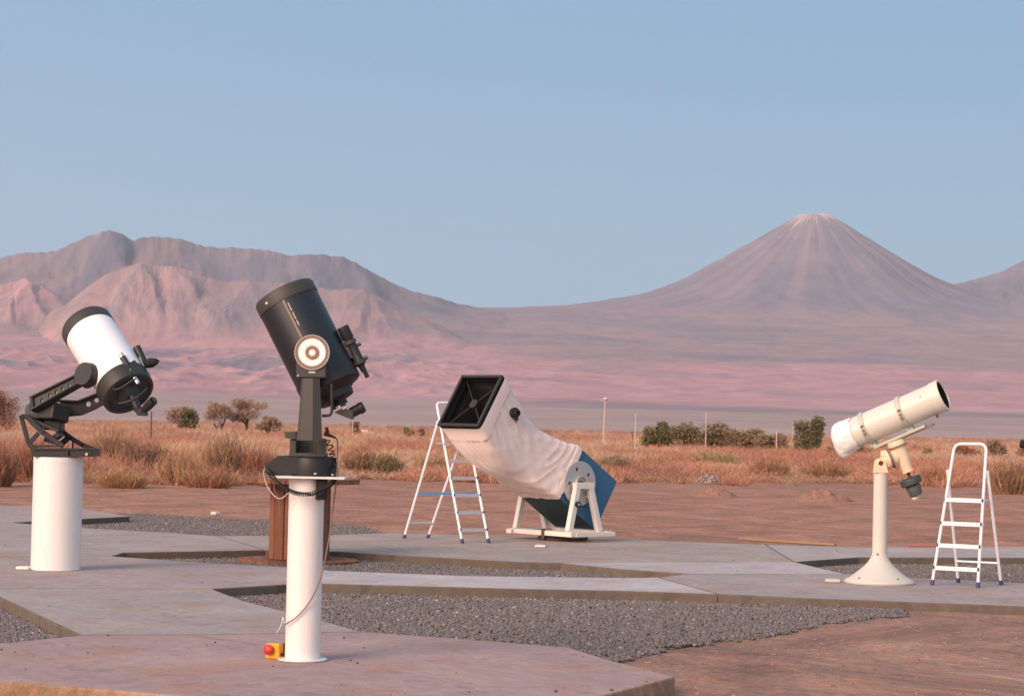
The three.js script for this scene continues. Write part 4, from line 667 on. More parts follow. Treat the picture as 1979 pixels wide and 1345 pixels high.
// ------------------------------------------------------------------ step ladders
function stepLadder(label, o) {
  const B = o.B, t = thing('step_ladder', label, 'ladder', B, 0, 'white aluminium step ladders'), { fl, fr, rl, rr, tl, tr } = o;
  const w = fr.clone().sub(fl).normalize(), L3 = (a, b, s) => a.clone().lerp(b, s);
  const rail = (pts) => tube(pts, o.r, 30, 10);
  // front hoop: two stiles joined by a rounded handle
  const hoopL = tl.clone(), hoopR = tr.clone(), dl = tl.clone().sub(fl).normalize(), dr2 = tr.clone().sub(fr).normalize(), cr = o.corner;
  const hoop = new THREE.CurvePath(); const a1 = tl.clone().addScaledVector(dl, -cr), a2 = tl.clone().addScaledVector(w, cr), b2 = tr.clone().addScaledVector(w, -cr), b1 = tr.clone().addScaledVector(dr2, -cr);
  const pts = []; const N = 24; for (let i = 0; i <= N; i++) pts.push(L3(fl, a1, i / N)); const qb = (p, c, e) => { for (let i = 1; i <= 8; i++) { const s = i / 8; pts.push(L3(L3(p, c, s), L3(c, e, s), s)); } }; qb(a1, tl, a2); for (let i = 1; i <= 4; i++) pts.push(L3(a2, b2, i / 4)); qb(b2, tr, b1); for (let i = 1; i <= N; i++) pts.push(L3(b1, fr, i / N));
  part('front_rail', new THREE.TubeGeometry(new THREE.CatmullRomCurve3(pts, false, 'centripetal'), 130, o.r, 10), M.ladder, t);
  const hl = L3(fl, tl, o.hinge), hr = L3(fr, tr, o.hinge), back = V(0, 0, -1).lerp(rl.clone().sub(fl).normalize(), .7).multiplyScalar(.035);
  const out = w.clone().multiplyScalar(o.r * 1.7);
  part('rear_leg', rail([rl, L3(rl, hl.clone().sub(out), .5), hl.clone().sub(out)]), M.ladder, t);
  part('rear_leg', rail([rr, L3(rr, hr.clone().add(out), .5), hr.clone().add(out)]), M.ladder, t);
  o.steps.forEach((s, i) => {
    const last = i === o.steps.length - 1, a = L3(fl, tl, s), b = L3(fr, tr, s), dep = rl.clone().sub(fl).setY(0).normalize(), d = last ? o.platform : o.tread;
    const c = L3(a, b, .5).addScaledVector(dep, d / 2 - .02), len = a.distanceTo(b) + .004;
    const y = V(0, 1, 0), z = V(0, 0, 0).crossVectors(w, y).normalize();
    const g = [basis(new RoundedBoxGeometry(len, .024, d, 2, .006), c, w, y, z), basis(new RoundedBoxGeometry(len - .002, .044, .012, 2, .004), L3(a, b, .5).addScaledVector(dep, -.016).add(V(0, -.006, 0)), w, y, z)];
    const st = part(last ? 'platform' : 'step', g, M.alu, t);
    part('edge_cap', [a, b].map((p) => basis(new RoundedBoxGeometry(.018, .036, .03, 1, .004), p.clone().add(V(0, 0, 0)).addScaledVector(dep, -.012), w, y, z)), M.blueFoot, st);
  });
  for (const [p, s] of [[hl, -1], [hr, 1]]) part('hinge', box(V(0, 0, 0), .012, .085, .05, .005).applyMatrix4(new THREE.Matrix4().makeBasis(w, V(0, 1, 0), V(0, 0, 0).crossVectors(w, V(0, 1, 0))).setPosition(p.clone().addScaledVector(w, s * o.r * .95).add(V(0, -.02, 0)))), M.alu, t);
  part('cross_brace', rail([L3(rl, hl.clone().sub(out), o.brace), L3(L3(rl, hl, o.brace), L3(rr, hr, o.brace), .5), L3(rr, hr.clone().add(out), o.brace)].map((p) => p)), M.alu, t);
  if (o.strap) for (const [p0, p1, p2, p3] of [[fl, tl, rl, hl], [fr, tr, rr, hr]]) { const a = L3(p0, p1, o.strap[0]), b = L3(p2, p3, o.strap[1]), mid = L3(a, b, .5).add(V(0, -.012, 0)); part('strap', beam(a, mid, .028, .006, w), M.strap, t); part('strap', beam(mid, b, .028, .006, w), M.strap, t); }
  for (const p of [hl.clone().sub(out), hr.clone().add(out)]) part('leg_cap', new THREE.SphereGeometry(o.r * 1.05, 14, 8).translate(p.x, p.y, p.z), M.ladder, t);
  for (const [p, k] of [[fl, tl], [fr, tr], [rl, hl], [rr, hr]]) { const d = k.clone().sub(p).normalize(); part('rubber_foot', cyl(p.clone().addScaledVector(d, -.012), p.clone().addScaledVector(d, .04), o.r * 1.35, o.r * 1.2, 14), M.blueFoot, t); }
  return t;
}
{
  const B = gp(918, 1050), L = (p) => p.sub(B);
  const fl = gp(893, 1050), fr = gp(944, 1049.5), rl = gp(781, 1040.5), rr = gp(827, 1040);
  const dF = -fl.z, top = (x, y, dz) => at(x, y, dF + dz);
  stepLadder('tall step ladder with blue straps standing beside the shrouded telescope opening', { B, fl: L(fl).setY(.015), fr: L(fr).setY(.015), rl: L(rl).setY(.015), rr: L(rr).setY(.015), tl: L(top(843.5, 778.5, .62)), tr: L(top(893, 778, .78)), corner: .05, r: .0185, hinge: .86, steps: [.085, .205, .325, .445, .565, .685].map((s) => s * 1.02), tread: .085, platform: .24, brace: .12, strap: [.345, .385] });
}
{
  const B = gp(1868, 1132), L = (p) => p.sub(B), at2 = (x, y, d) => at(x, y, d).sub(B);
  const fl = gp(1802.5, 1131), fr = gp(1891, 1136), d = -(fl.z + fr.z) / 2;
  const rl = gp(1853, 1126.5), rr = gp(1936, 1131);
  const tl = at2(1846.5, 857.5, d + .20), tr = at2(1908, 858.5, d + .02);
  stepLadder('short four-step ladder standing open beside the cream telescope', { B, fl: L(fl).setY(.015), fr: L(fr).setY(.015), rl: L(rl).setY(.015), rr: L(rr).setY(.015), tl, tr, corner: .075, r: .0165, hinge: .80, steps: [.117, .277, .434, .602], tread: .085, platform: .20, brace: .185 });
}

// ------------------------------------------------------------------ small things on and beside the slabs
function slabBit(name, label, cat, px, py, w, h, d, mat, turn, y = 0) { const B = gp(px, py, y), o = thing(name, label, cat, B, turn); part('body', box(V(0, h / 2 + .002, 0), w, h, d, h * .25), mat, o); return o; }
{
  const mk = (name, label, cat, px, py, pts, h, mat, y = 0) => { const B = gp(px, py, y), m = part(name, plate(poly2(pts), h, V(0, h / 2 + .003, 0), V(1, 0, 0), V(0, 0, -1), V(0, 1, 0), h * .2), mat); m.position.copy(B); return tag(m, label, cat); };
  mk('stone_chip', 'small white block lying against the foot of the thick pier', 'block', 45, 1101, [[-.07, -.05], [.05, -.06], [.08, .01], [.02, .05], [-.06, .04]], .030, M.pier);
  mk('stone_chip', 'pale flat block lying beside the flared cream pedestal', 'block', 1611, 1126, [[-.07, -.06], [.06, -.05], [.075, .03], [-.02, .06], [-.08, .03]], .034, M.creamDull);
  mk('paper_scrap', 'white scrap lying in front of the shrouded telescope base', 'scrap', 1044, 1057, [[-.07, -.10], [.06, -.12], [.075, .08], [-.05, .10]], .022, M.pier);
  mk('stone', 'single pale stone lying on the bare earth behind the pavement', 'stone', 415, 996, [[-.07, -.05], [.02, -.07], [.08, -.01], [.05, .06], [-.05, .05]], .06, M.creamDull, -.1);
}
{
  const a = gp(1430, 1038.5, -.07), b = gp(1615, 1050, -.07); a.y = dirtY(a.x, a.z) + .025; b.y = dirtY(b.x, b.z) + .025;
  tag(part('wooden_batten', beam(a, b, .045, .03, V(0, 1, 0)), std({ color: C(.55, .36, .22), map: woodMap, roughness: .8 })), 'long yellowish wooden batten lying on earth behind the pavement', 'batten');
  const c = gp(1757, 1052.5, -.05), d = gp(1812, 1053, -.05); c.y = dirtY(c.x, c.z) + .04; d.y = dirtY(d.x, d.z) + .04;
  tag(part('red_pole', cyl(c, d, .022, .022, 12), std({ color: C(.40, .12, .08), roughness: .8 })), 'red pole lying on the earth behind the short ladder', 'pole');
}
// the black end of one more telescope, reaching into the frame at its edge
{
  const B = gp(2052, 1128), f = frame(B), t = thing('telescope', 'black telescope mostly outside the frame with its eyepiece end showing at the edge', 'telescope', B);
  part('pier', lathe(V(0, 0, 0), V(0, 1, 0), [[.003, 0], [.003, .14], [1.12, .14], [1.12, 0]], 40), M.pier, t);
  part('mount_head', [box(V(0, 1.22, 0), .2, .2, .2, .03), beam(V(0, 1.26, 0), V(.05, 1.55, 0), .12, .12, V(0, 0, 1), .03)], M.graphite, t);
  const a = f(1990, 862), d = V(.88, .35, -.1).normalize();
  part('optical_tube', lathe(a, d, [[0, 0], [0, .09], [.03, .13], [.06, .14], [.75, .14], [.76, .15], [.82, .15], [.82, .13], [.7, .13]], 40), M.navyTube, t);
  part('eyepiece', lathe(f(1993, 861), f(1972, 857).sub(f(1993, 861)), [[0, 0], [0, .03], [.06, .03], [.07, .045], [.105, .045], [.11, .03], [.11, 0]], 20), M.blackMatt, t);
}

// ------------------------------------------------------------------ plants
const leafMat = std({ vertexColors: true, roughness: .95 });
class Cards {   // small leaf and twig faces joined into one foliage mesh
  constructor() { this.p = []; this.c = []; }
  tri(a, b, c, col) { for (const v of [a, b, c]) { this.p.push(v.x, v.y, v.z); this.c.push(col[0], col[1], col[2]); } }
  leaf(o, s, q, col, el = 1.8) { const d = V(q() - .5, q() - .35, q() - .5).normalize(), e = V(q() - .5, q() - .5, q() - .5).cross(d).normalize(); const a = o.clone().addScaledVector(d, -s * el * .5), b = o.clone().addScaledVector(e, s * .5), c = o.clone().addScaledVector(d, s * el * .5), g = o.clone().addScaledVector(e, -s * .5); this.tri(a, b, c, col); this.tri(a, c, g, col); }
  blade(a, b, w, q, col, bend = .15) { const d = b.clone().sub(a), s = V(q() - .5, 0, q() - .5).normalize().multiplyScalar(w), m = a.clone().lerp(b, .55).add(V((q() - .5) * bend * d.length(), 0, (q() - .5) * bend * d.length())); const a1 = a.clone().add(s), a2 = a.clone().sub(s), m1 = m.clone().addScaledVector(s, .7), m2 = m.clone().addScaledVector(s, -.7); this.tri(a1, a2, m1, col); this.tri(a2, m2, m1, col); this.tri(m1, m2, b, col); }
  geo() { const g = new THREE.BufferGeometry(); g.setAttribute('position', new THREE.Float32BufferAttribute(this.p, 3)); g.setAttribute('color', new THREE.Float32BufferAttribute(this.c, 3)); g.computeVertexNormals(); return g; }
}
const vary = (c, q, k = .35) => { const s = 1.12 - k / 2 + k * q() * 1.2, h = (q() - .5) * .16; return [c[0] * s * (1 + h), c[1] * s, c[2] * s * (1 - h)]; };
const barkMat = std({ color: C(.12, .085, .065), roughness: .95 });

// a tree or tall shrub seen across the flats: x0..x1 and y0..y1 in photo points, standing at a distance
function tree(label, x0, x1, y0, y1, depth, o) {
  const B = at((x0 + x1) / 2, y1, depth), gy = dirtY(B.x, B.z), q = rng(Math.round(x0 * 7 + y0 * 3 + 1));
  const k = depth / F, W = (x1 - x0) * k, H = (y1 - y0) * k + Math.max(0, B.y - gy); B.y = gy;
  const t = thing(o.name ?? 'tree', label, o.cat ?? 'tree', B, 0, o.group);
  const cards = new Cards(), trunk = o.trunk ?? .25, blobs = [], wood = [];
  const nb = o.blobs ?? 10;
  for (let i = 0; i < nb; i++) { const a = q() * 6.28, r = Math.sqrt(q()) * .34 * W, y = H * (trunk + (1 - trunk) * (.22 + .58 * q())); const edge = 1 - Math.abs(y / H - .55); blobs.push([Math.cos(a) * r * 1.0, y, Math.sin(a) * r * .8, W * (.15 + .11 * q()) * edge + .11 * W, H * (1 - trunk) * (.20 + .13 * q())]); }
  if (o.shape) for (const [bx, by, br, bh] of o.shape) blobs.push([bx * W, by * H, (q() - .5) * .2 * W, br * W, bh * H]);
  const nt = o.stems ?? 1;
  for (let i = 0; i < nt; i++) { const bx = (nt > 1 ? (q() - .5) * W * .3 : 0), top = V(bx + (q() - .5) * W * .12, H * Math.max(.3, trunk + .12), (q() - .5) * W * .1); wood.push(tube([V(bx * .7, -.05, 0), V(bx * .8 + .02 * W, top.y * .5, 0), top], W * (o.tw ?? .028), 8, 6));
    for (const b of blobs.slice(0, nt > 2 ? 2 : 7)) wood.push(tube([V(bx * .75, H * trunk * .75, 0), V((bx + b[0]) * .5, (H * trunk + b[1]) * .5, b[2] * .5), V(b[0], b[1], b[2])], W * .011, 6, 5)); }
  part('trunk', wood, o.bark ?? barkMat, t);
  const n = Math.round((o.leaves ?? 1500) * 1.9 / blobs.length), ls = (o.size ?? 2.1) * k;
  for (const [bx, by, bz, br, bh] of blobs) for (let i = 0; i < n; i++) {
    const d = V(q() - .5, q() - .5, q() - .5).normalize(), r = Math.pow(q(), .42) * (.80 + .35 * fbm(bx + d.x * 2.2, d.y * 2.2 + by, 2)), p = V(bx + d.x * r * br, by + d.y * r * bh, bz + d.z * r * br);
    if (p.y < .02 * H) p.y = .02 * H + q() * .1 * H;
    let c = o.c[Math.floor(q() * o.c.length)]; if (o.c2 && p.x / W > (o.split ?? 0)) c = o.c2[Math.floor(q() * o.c2.length)];
    if (o.twig && q() < o.twig) cards.blade(p.clone().add(V(d.x * -.12 * br, -.2 * bh, 0)), p.clone().add(V(d.x * .25 * br, (.22 * q() + .08) * bh, d.z * .2 * br)), ls * .12, q, vary(c, q)); else cards.leaf(p, ls * (.6 + .7 * q()), q, vary(c, q));
  }
  part('crown', cards.geo(), leafMat, t);
  return t;
}
const GREEN = [[.105, .105, .05], [.155, .135, .065], [.08, .082, .042], [.20, .15, .075]], BROWN = [[.30, .185, .125], [.36, .215, .14], [.21, .135, .095], [.27, .175, .12]], RUSTY = [[.30, .125, .06], [.36, .17, .08], [.22, .10, .055]], DUN = [[.235, .155, .10], [.19, .125, .085]], OLIVE = [[.24, .18, .105], [.29, .20, .12], [.185, .145, .085], [.32, .205, .135]];
tree('rust brown bush at the frame edge beyond the thick pier', -62, 32, 738, 838, 150, { c: [[.30, .145, .085], [.36, .18, .10], [.22, .115, .075]], trunk: .0, stems: 4, shape: [[.25, .5, .3, .4], [.3, .3, .25, .3], [.1, .7, .3, .28]], leaves: 5200, blobs: 16, twig: .2, name: 'bush', cat: 'bush' });
tree('green topped tree between brown scrub beyond the white telescope', 317, 389, 782, 836, 205, { c: BROWN, c2: GREEN, split: -.02, trunk: .06, stems: 3, leaves: 2000, shape: [[.22, .72, .16, .22], [.30, .5, .18, .3]] });
tree('bare brown twiggy tree standing left of the round-crowned tree', 392, 451, 774, 838, 210, { c: BROWN, trunk: .12, stems: 3, leaves: 1300, twig: .5 });
tree('round-crowned brown tree on a clear trunk between the two fork telescopes', 433, 515, 770, 841, 212, { c: BROWN, trunk: .30, leaves: 1700, twig: .35, tw: .035, size: 2.2 });
tree('low dark tree next to the ochre hut', 490, 546, 802, 842, 190, { c: OLIVE, trunk: .15, stems: 2, leaves: 1100 });
tree('small dark shrub beside the thin pole behind the black telescope', 672, 697, 812, 841, 195, { c: OLIVE, trunk: .12, leaves: 600, name: 'bush', cat: 'bush' });
tree('lone small dark shrub on the flats between black telescope and tall ladder', 778, 800, 823, 845, 190, { c: OLIVE, trunk: .12, leaves: 600, name: 'bush', cat: 'bush' });
tree('tiny dark shrub near the top of the tall ladder', 805, 822, 826, 845, 190, { c: BROWN, trunk: .12, leaves: 350, name: 'bush', cat: 'bush' });
tree('dense green tree at the end of the brown hedge by the orange crate', 1237, 1302, 810, 869, 138, { c: GREEN, trunk: .03, stems: 3, leaves: 3200, shape: [[.2, .78, .22, .2], [-.25, .5, .24, .32], [0, .4, .42, .4], [.25, .4, .26, .36]] });
tree('olive bush joining the green tree with the orange crate', 1288, 1362, 819, 873, 144, { c: OLIVE.concat(GREEN), shape: [[0, .42, .44, .40], [-.25, .4, .3, .36], [.25, .4, .3, .36]], trunk: .02, stems: 4, leaves: 2400, name: 'bush', cat: 'bush' });
tree('highest olive bush of the long hedge behind the middle pole', 1326, 1418, 813, 873, 144, { c: OLIVE.concat(GREEN), shape: [[0, .42, .44, .40], [-.25, .4, .3, .36], [.25, .4, .3, .36]], trunk: .02, stems: 4, leaves: 3000, name: 'bush', cat: 'bush' });
tree('brown rounded bush in the long hedge', 1394, 1482, 823, 875, 143, { c: OLIVE.concat(DUN), shape: [[0, .42, .44, .40], [-.25, .4, .3, .36], [.25, .4, .3, .36]], trunk: .02, stems: 4, leaves: 3000, name: 'bush', cat: 'bush' });
tree('low brown bush at the hedge end beside a pole', 1455, 1532, 836, 877, 142, { c: OLIVE.concat(DUN), shape: [[0, .42, .44, .40], [-.25, .4, .3, .36], [.25, .4, .3, .36]], trunk: .02, stems: 4, leaves: 2200, name: 'bush', cat: 'bush' });
tree('dense dark green tree beside the rear of the cream telescope', 1525, 1597, 803, 877, 133, { c: GREEN, trunk: .03, stems: 3, leaves: 3600, shape: [[.2, .8, .2, .18], [-.2, .62, .24, .28], [0, .4, .4, .4], [.25, .45, .26, .36], [-.25, .32, .26, .3]] });
tree('low rusty scrub under the cream telescope tube', 1590, 1690, 852, 884, 130, { c: RUSTY.concat(BROWN), trunk: .03, stems: 4, leaves: 1800, twig: .3, name: 'bush', cat: 'bush' });
tree('yellowish bush behind the counterweight of the cream telescope', 1778, 1812, 862, 886, 128, { c: [[.34, .22, .10], [.28, .17, .09]], trunk: .03, stems: 3, leaves: 700, twig: .4, name: 'bush', cat: 'bush' });
tree('brown bush seen through the hoop of the short ladder', 1838, 1900, 858, 890, 126, { c: RUSTY, trunk: .03, stems: 4, leaves: 1300, twig: .4, name: 'bush', cat: 'bush' });
tree('rounded olive bush behind the short ladder', 1902, 1958, 848, 890, 125, { c: OLIVE, trunk: .04, stems: 4, leaves: 1900, name: 'bush', cat: 'bush' });
tree('brown scrub bush at the frame edge behind the short ladder', 1958, 2030, 858, 896, 120, { c: BROWN, trunk: .03, stems: 4, leaves: 1600, twig: .3, name: 'bush', cat: 'bush' });

// dry brush: stems fanning up from the base, with seed heads
function brush(label, x0, x1, y0, y1, o = {}) {
  const B = gp((x0 + x1) / 2, y1, -.06), q = rng(Math.round(x0 * 13 + y1)); B.y = dirtY(B.x, B.z);
  const k = -B.z / F, W = (x1 - x0) * k, H = (y1 - y0) * k, t = thing('dry_bush', label, 'bush', B, 0, o.group), cd = new Cards(), st = new Cards();
  const cols = o.c ?? BROWN, n = o.n ?? 520;
  for (let i = 0; i < n; i++) {
    const a = q() * 6.28, r = Math.sqrt(q()), bx = Math.cos(a) * r * W * .30, bz = Math.sin(a) * r * W * .22, h = H * (.45 + .6 * q()) * (1 - .35 * r * r), lean = .45 + .4 * q();
    const base = V(bx, -.02, bz), tip = V(bx + Math.cos(a) * r * W * .34 * lean + (q() - .5) * .1 * W, h, bz + Math.sin(a) * r * W * .3 * lean);
    (q() < .3 ? st : cd).blade(base, tip, .35 * k + .003, q, vary(cols[Math.floor(q() * cols.length)], q, .5), .25);
    for (let j = 0; j < (o.fine ?? 3); j++) { const s = .35 + .65 * q(), p = base.clone().lerp(tip, s); cd.blade(p, p.clone().add(V((q() - .5) * .22 * W, (.06 + .2 * q()) * H, (q() - .5) * .2 * W)), .28 * k + .002, q, vary(cols[Math.floor(q() * cols.length)], q, .5), .2); if (o.leafy && q() < o.leafy) cd.leaf(p, 2.4 * k, q, vary(cols[Math.floor(q() * cols.length)], q, .5)); }
  }
  part('stems', st.geo(), leafMat, t); part('foliage', cd.geo(), leafMat, t); return t;
}
const TAN = [[.42, .25, .135], [.36, .20, .11], [.48, .30, .17], [.28, .16, .09]], DRED = [[.33, .145, .085], [.27, .12, .075], [.40, .19, .11], [.20, .10, .065]], DARK = [[.16, .095, .06], [.22, .125, .08], [.12, .08, .055], [.28, .15, .09]];
brush('dark brown dry bush between the thick pier and the frame edge', -70, 40, 842, 935, { c: DARK.concat(DRED), n: 700 });
brush('reddish dry bush rising behind the wedge of the white telescope', 20, 110, 838, 928, { c: DRED, n: 600 });
brush('tall tan dry bush right behind the wedge foot', 165, 262, 826, 915, { c: TAN.concat(DARK), n: 800 });
brush('dark spreading dry bush below the white telescope eyepiece', 228, 330, 850, 922, { c: DARK, n: 800, leafy: .3 });
brush('tan dry grass bush in front of the dark post', 300, 395, 862, 934, { c: TAN, n: 650 });
brush('tall brown dry bush in the middle of the brush strip', 385, 482, 838, 928, { c: DARK.concat(TAN), n: 900 });
brush('reddish dry bush beside the cable drum top', 462, 540, 856, 930, { c: DRED, n: 600 });
brush('low tan dry bush at the foot of the brush strip', 175, 300, 893, 940, { c: TAN, n: 560 });
brush('long low tan dry bush beside the brush strip end', 340, 462, 893, 940, { c: TAN.concat(DRED), n: 560 });
brush('wide straw coloured bush between black telescope and tall ladder', 655, 745, 862, 918, { c: TAN.concat(DARK), n: 760, leafy: .3 });
brush('dark olive bush between black telescope and tall ladder', 715, 782, 872, 920, { c: [[.20, .14, .075], [.26, .17, .09], [.15, .11, .06]], n: 620, leafy: .5 });
brush('straw bush seen through the legs of the tall ladder', 795, 875, 868, 915, { c: TAN, n: 420 });
brush('greyish bush beside the blue mirror box', 1150, 1222, 878, 920, { c: [[.24, .17, .10], [.30, .20, .12], [.17, .13, .08]], n: 620, leafy: .5 });
brush('straw mound bush behind the blue mirror box', 1222, 1305, 876, 912, { c: TAN, n: 480 });
brush('wide pale olive bush in front of the long hedge', 1325, 1432, 868, 908, { c: [[.34, .25, .12], [.26, .20, .10], [.40, .28, .15]], n: 760, leafy: .5 });
brush('orange dry bush in front of the dark green tree', 1440, 1530, 880, 926, { c: DRED.concat(TAN), n: 520 });
brush('orange dry bush under the rear of the cream telescope', 1540, 1650, 886, 930, { c: DRED.concat(TAN), n: 520 });
brush('straw coloured bush between cream pedestal and short ladder', 1775, 1842, 898, 938, { c: TAN.concat(DRED), n: 480 });
brush('tall straw bush behind the legs of the short ladder', 1905, 2005, 880, 952, { c: TAN.concat(DARK), n: 760 });

// dry grass over the flats: one mass of tufts
{
  const tuft = (seed, n) => { const q = rng(seed), c = new Cards(); for (let i = 0; i < n; i++) { const a = q() * 6.28, r = q() * .16; const b = V(Math.cos(a) * r, -.02, Math.sin(a) * r), l = .10 + .22 * q(), s = .8 + .4 * q(); c.blade(b, b.clone().add(V(Math.cos(a) * l, (.30 + .7 * q()), Math.sin(a) * l)), .006, q, [s, s, s], .3); } return c.geo(); };
  const q = rng(404), root = thing('grass', 'dry straw and rust coloured grass covering the flats', 'grass'); root.userData.kind = 'stuff';
  const lists = [[], [], []], pal = [[.54, .355, .25], [.52, .255, .165], [.46, .215, .145], [.58, .37, .24], [.31, .20, .135]];
  let tries = 0;
  while (lists[0].length + lists[1].length + lists[2].length < 46000 && tries++ < 400000) {
    const px = -120 + q() * 2220, roll = (px - CX) * .0212, py = 823 + roll + Math.pow(q(), .9) * 122; const hor = 818 + roll; if (py - hor < 9) continue;
    const p = gp(px, py, -.1), d = -p.z; if (d > 620 || d < 42) continue;
    const left = sm(700, 420, px), edge = sm(0, 14, (left * 3 + 934 + roll * .4) - py + 13 * fbm(p.x * .25, p.z * .1, 3)); if (q() > edge) continue;
    const dens = sm(-.55, .15, fbm(p.x * .09 + 3, p.z * .035, 3)); if (q() > .22 + .8 * dens) continue;
    p.y = dirtY(p.x, p.z); const w = fbm(p.x * .06, p.z * .016 + 11, 3), ci = w > .18 ? 0 : w > 0 ? 3 : w > -.16 ? 1 : 2, c = q() < .16 ? pal[4] : pal[ci], v = .75 + .5 * q();
    const hgt = (.22 + .34 * q() * (.5 + dens)) * (1 + .75 * left * sm(120, 60, d)) * (.8 + .5 * sm(60, 200, d)), wd = (.7 + .6 * q()) * (1 + d * .007);
    lists[Math.floor(q() * 3)].push([p, hgt, wd, q() * 6.28, c.map((x) => x * v)]);
  }
  for (let i = 0; i < 9000; i++) {   // thick low growth where the brush meets the bare earth
    const right = q() < .4, px = right ? 640 + q() * 1420 : -120 + q() * 660, roll = (px - CX) * .0212, p = gp(px, 896 + roll * .6 + q() * (right ? 34 : 42) + (right ? 0 : 6) + 5 * fbm(px * .02, 3, 3), -.1); p.y = dirtY(p.x, p.z);
    const c = pal[Math.floor(q() * 5)], v = .62 + .5 * q(); lists[i % 3].push([p, .16 + (right ? .22 : .42) * q() * q(), .7 + .8 * q(), q() * 6.28, c.map((x) => x * v)]);
  }
  lists.forEach((L, k) => { const im = shad(new THREE.InstancedMesh(tuft(k * 7 + 3, 26), leafMat, L.length)), o = new THREE.Object3D(), cc = new THREE.Color(); L.forEach(([p, h, w, a, c], i) => { o.position.copy(p); o.rotation.set(0, a, 0); o.scale.set(w, h, w); o.updateMatrix(); im.setMatrixAt(i, o.matrix); im.setColorAt(i, cc.setRGB(...c)); }); im.name = 'tufts'; im.userData.kind = 'stuff'; root.add(im); });
}

// ------------------------------------------------------------------ poles, huts and other far things
function pole(label, px, y0, y1, r, o = {}) {
  const B = gp(px, y1, -.1); B.y = dirtY(B.x, B.z); const k = -B.z / F, H = (y1 - y0) * k, t = thing(o.name ?? 'pole', label, o.cat ?? 'pole', B, 0, o.group);
  part('shaft', cyl(V(0, -.2, 0), V((o.lean ?? 0) * k, H, 0), r * k, r * k * .75, 10), o.mat ?? poleMat, t);
  if (o.lamp) { part('lamp_head', [lathe(V((o.lean ?? 0) * k, H - 3 * k, 0), V(0, 1, 0), [[0, r * k], [1.2 * k, 4 * k], [3 * k, 5 * k], [5 * k, 3.4 * k], [6 * k, 0]], 16)], M.creamDull, t); part('arm', beam(V(-6 * k, H - 3.5 * k, 0), V(6 * k, H - 3.5 * k, 0), 1 * k, 1 * k), poleMat, t); }
  if (o.box) { const b = part('meter_box', box(V(1.6 * k, 6.4 * k, 1.5 * k), 6.5 * k, 9 * k, 4 * k, .5 * k), M.pier, t); part('hood', box(V(1.6 * k, 11.6 * k, 1.8 * k), 7.4 * k, 1.4 * k, 5 * k, .4 * k), M.creamDull, b); }
  if (o.fixture) part('fixture', box(V(-2 * k, H - 11 * k, 0), 3.5 * k, 4 * k, 3 * k, .5 * k), M.creamDull, t);
  part('cap', cyl(V((o.lean ?? 0) * k, H, 0), V((o.lean ?? 0) * k, H + 1.2 * k, 0), r * k * 1.15, r * k * .8, 10), o.mat ?? poleMat, t);
  return t;
}
const poleMat = std({ color: C(.55, .43, .35), roughness: .7 }), darkPost = std({ color: C(.10, .07, .055), roughness: .9 });
pole('pale lamp post with a white box at its foot behind the mirror box', 1165.5, 770, 867, 1.7, { lamp: true, box: true, lean: 3, name: 'lamp_post', cat: 'lamp post' });
pole('pale thin pole between the lamp post and the green tree', 1227.5, 802, 880, 1.3, { });
pole('short dark pole standing close to a pale thin pole', 1222, 835, 866, .9, { mat: darkPost });
pole('pale pole with a small fixture in front of the green tree', 1279, 826, 872, 1.4, { fixture: true });
pole('pale pole in front of the middle of the long hedge', 1364, 800, 874, 1.4, {});
pole('pale pole at the end of the long hedge', 1501, 834, 879, 1.5, {});
pole('faint thin pole just before the dark green tree', 1532, 817, 872, .8, {});
pole('pale thin pole behind the black telescope eyepiece', 680.5, 806, 850, 1.0, {});
pole('dark wooden post behind the white telescope eyepiece', 290, 797, 862, 1.7, { mat: darkPost });

function hut(name, label, cat, x0, x1, y0, y1, depth, wall, roof, o = {}) {
  const B = at((x0 + x1) / 2, y1, depth), k = depth / F, W = (x1 - x0) * k, t = thing(name, label, cat, B, .25), gy = dirtY(B.x, B.z); const H = (y1 - y0) * k; B.y = gy; const lift = at((x0 + x1) / 2, y1, depth).y - gy; t.position.y = gy;
  const h = H + lift;
  part('wall', box(V(0, h * .44, 0), W, h * .88 + .1, W * .7, .01), wall, t);
  part('roof', box(V(0, h * .88 + .1, 0), W * 1.12, h * .10, W * .85, .01), roof, t);
  if (o.door) part('door', box(V(W * .15, h * .3, W * .352), W * .25, h * .6, .03, .005), M.brown, t);
  return t;
}
hut('hut', 'small ochre hut between two trees beyond the brush', 'hut', 489, 506, 819, 838, 260, std({ color: C(.62, .34, .13), roughness: .9 }), std({ color: C(.45, .26, .14), roughness: .9 }), { door: true });
hut('hut', 'low orange hut with a pale roof left of the bare brown tree', 'hut', 386, 409, 824, 835, 270, std({ color: C(.72, .36, .20), roughness: .9 }), std({ color: C(.75, .55, .42), roughness: .8 }), { door: true });
hut('hut', 'low grey hut half hidden beside the low dark tree', 'hut', 522, 548, 832, 842, 250, std({ color: C(.42, .36, .36), roughness: .9 }), std({ color: C(.5, .44, .42), roughness: .8 }), { door: true });
hut('crate', 'orange crate at the foot of the green tree', 'crate', 1256, 1270, 862, 872, 130, std({ color: C(.70, .20, .06), roughness: .7 }), std({ color: C(.62, .18, .06), roughness: .7 }));
hut('crate', 'orange crate below the dark green tree', 'crate', 1580, 1588, 871, 879, 126, std({ color: C(.66, .22, .09), roughness: .7 }), std({ color: C(.6, .2, .08), roughness: .7 }));
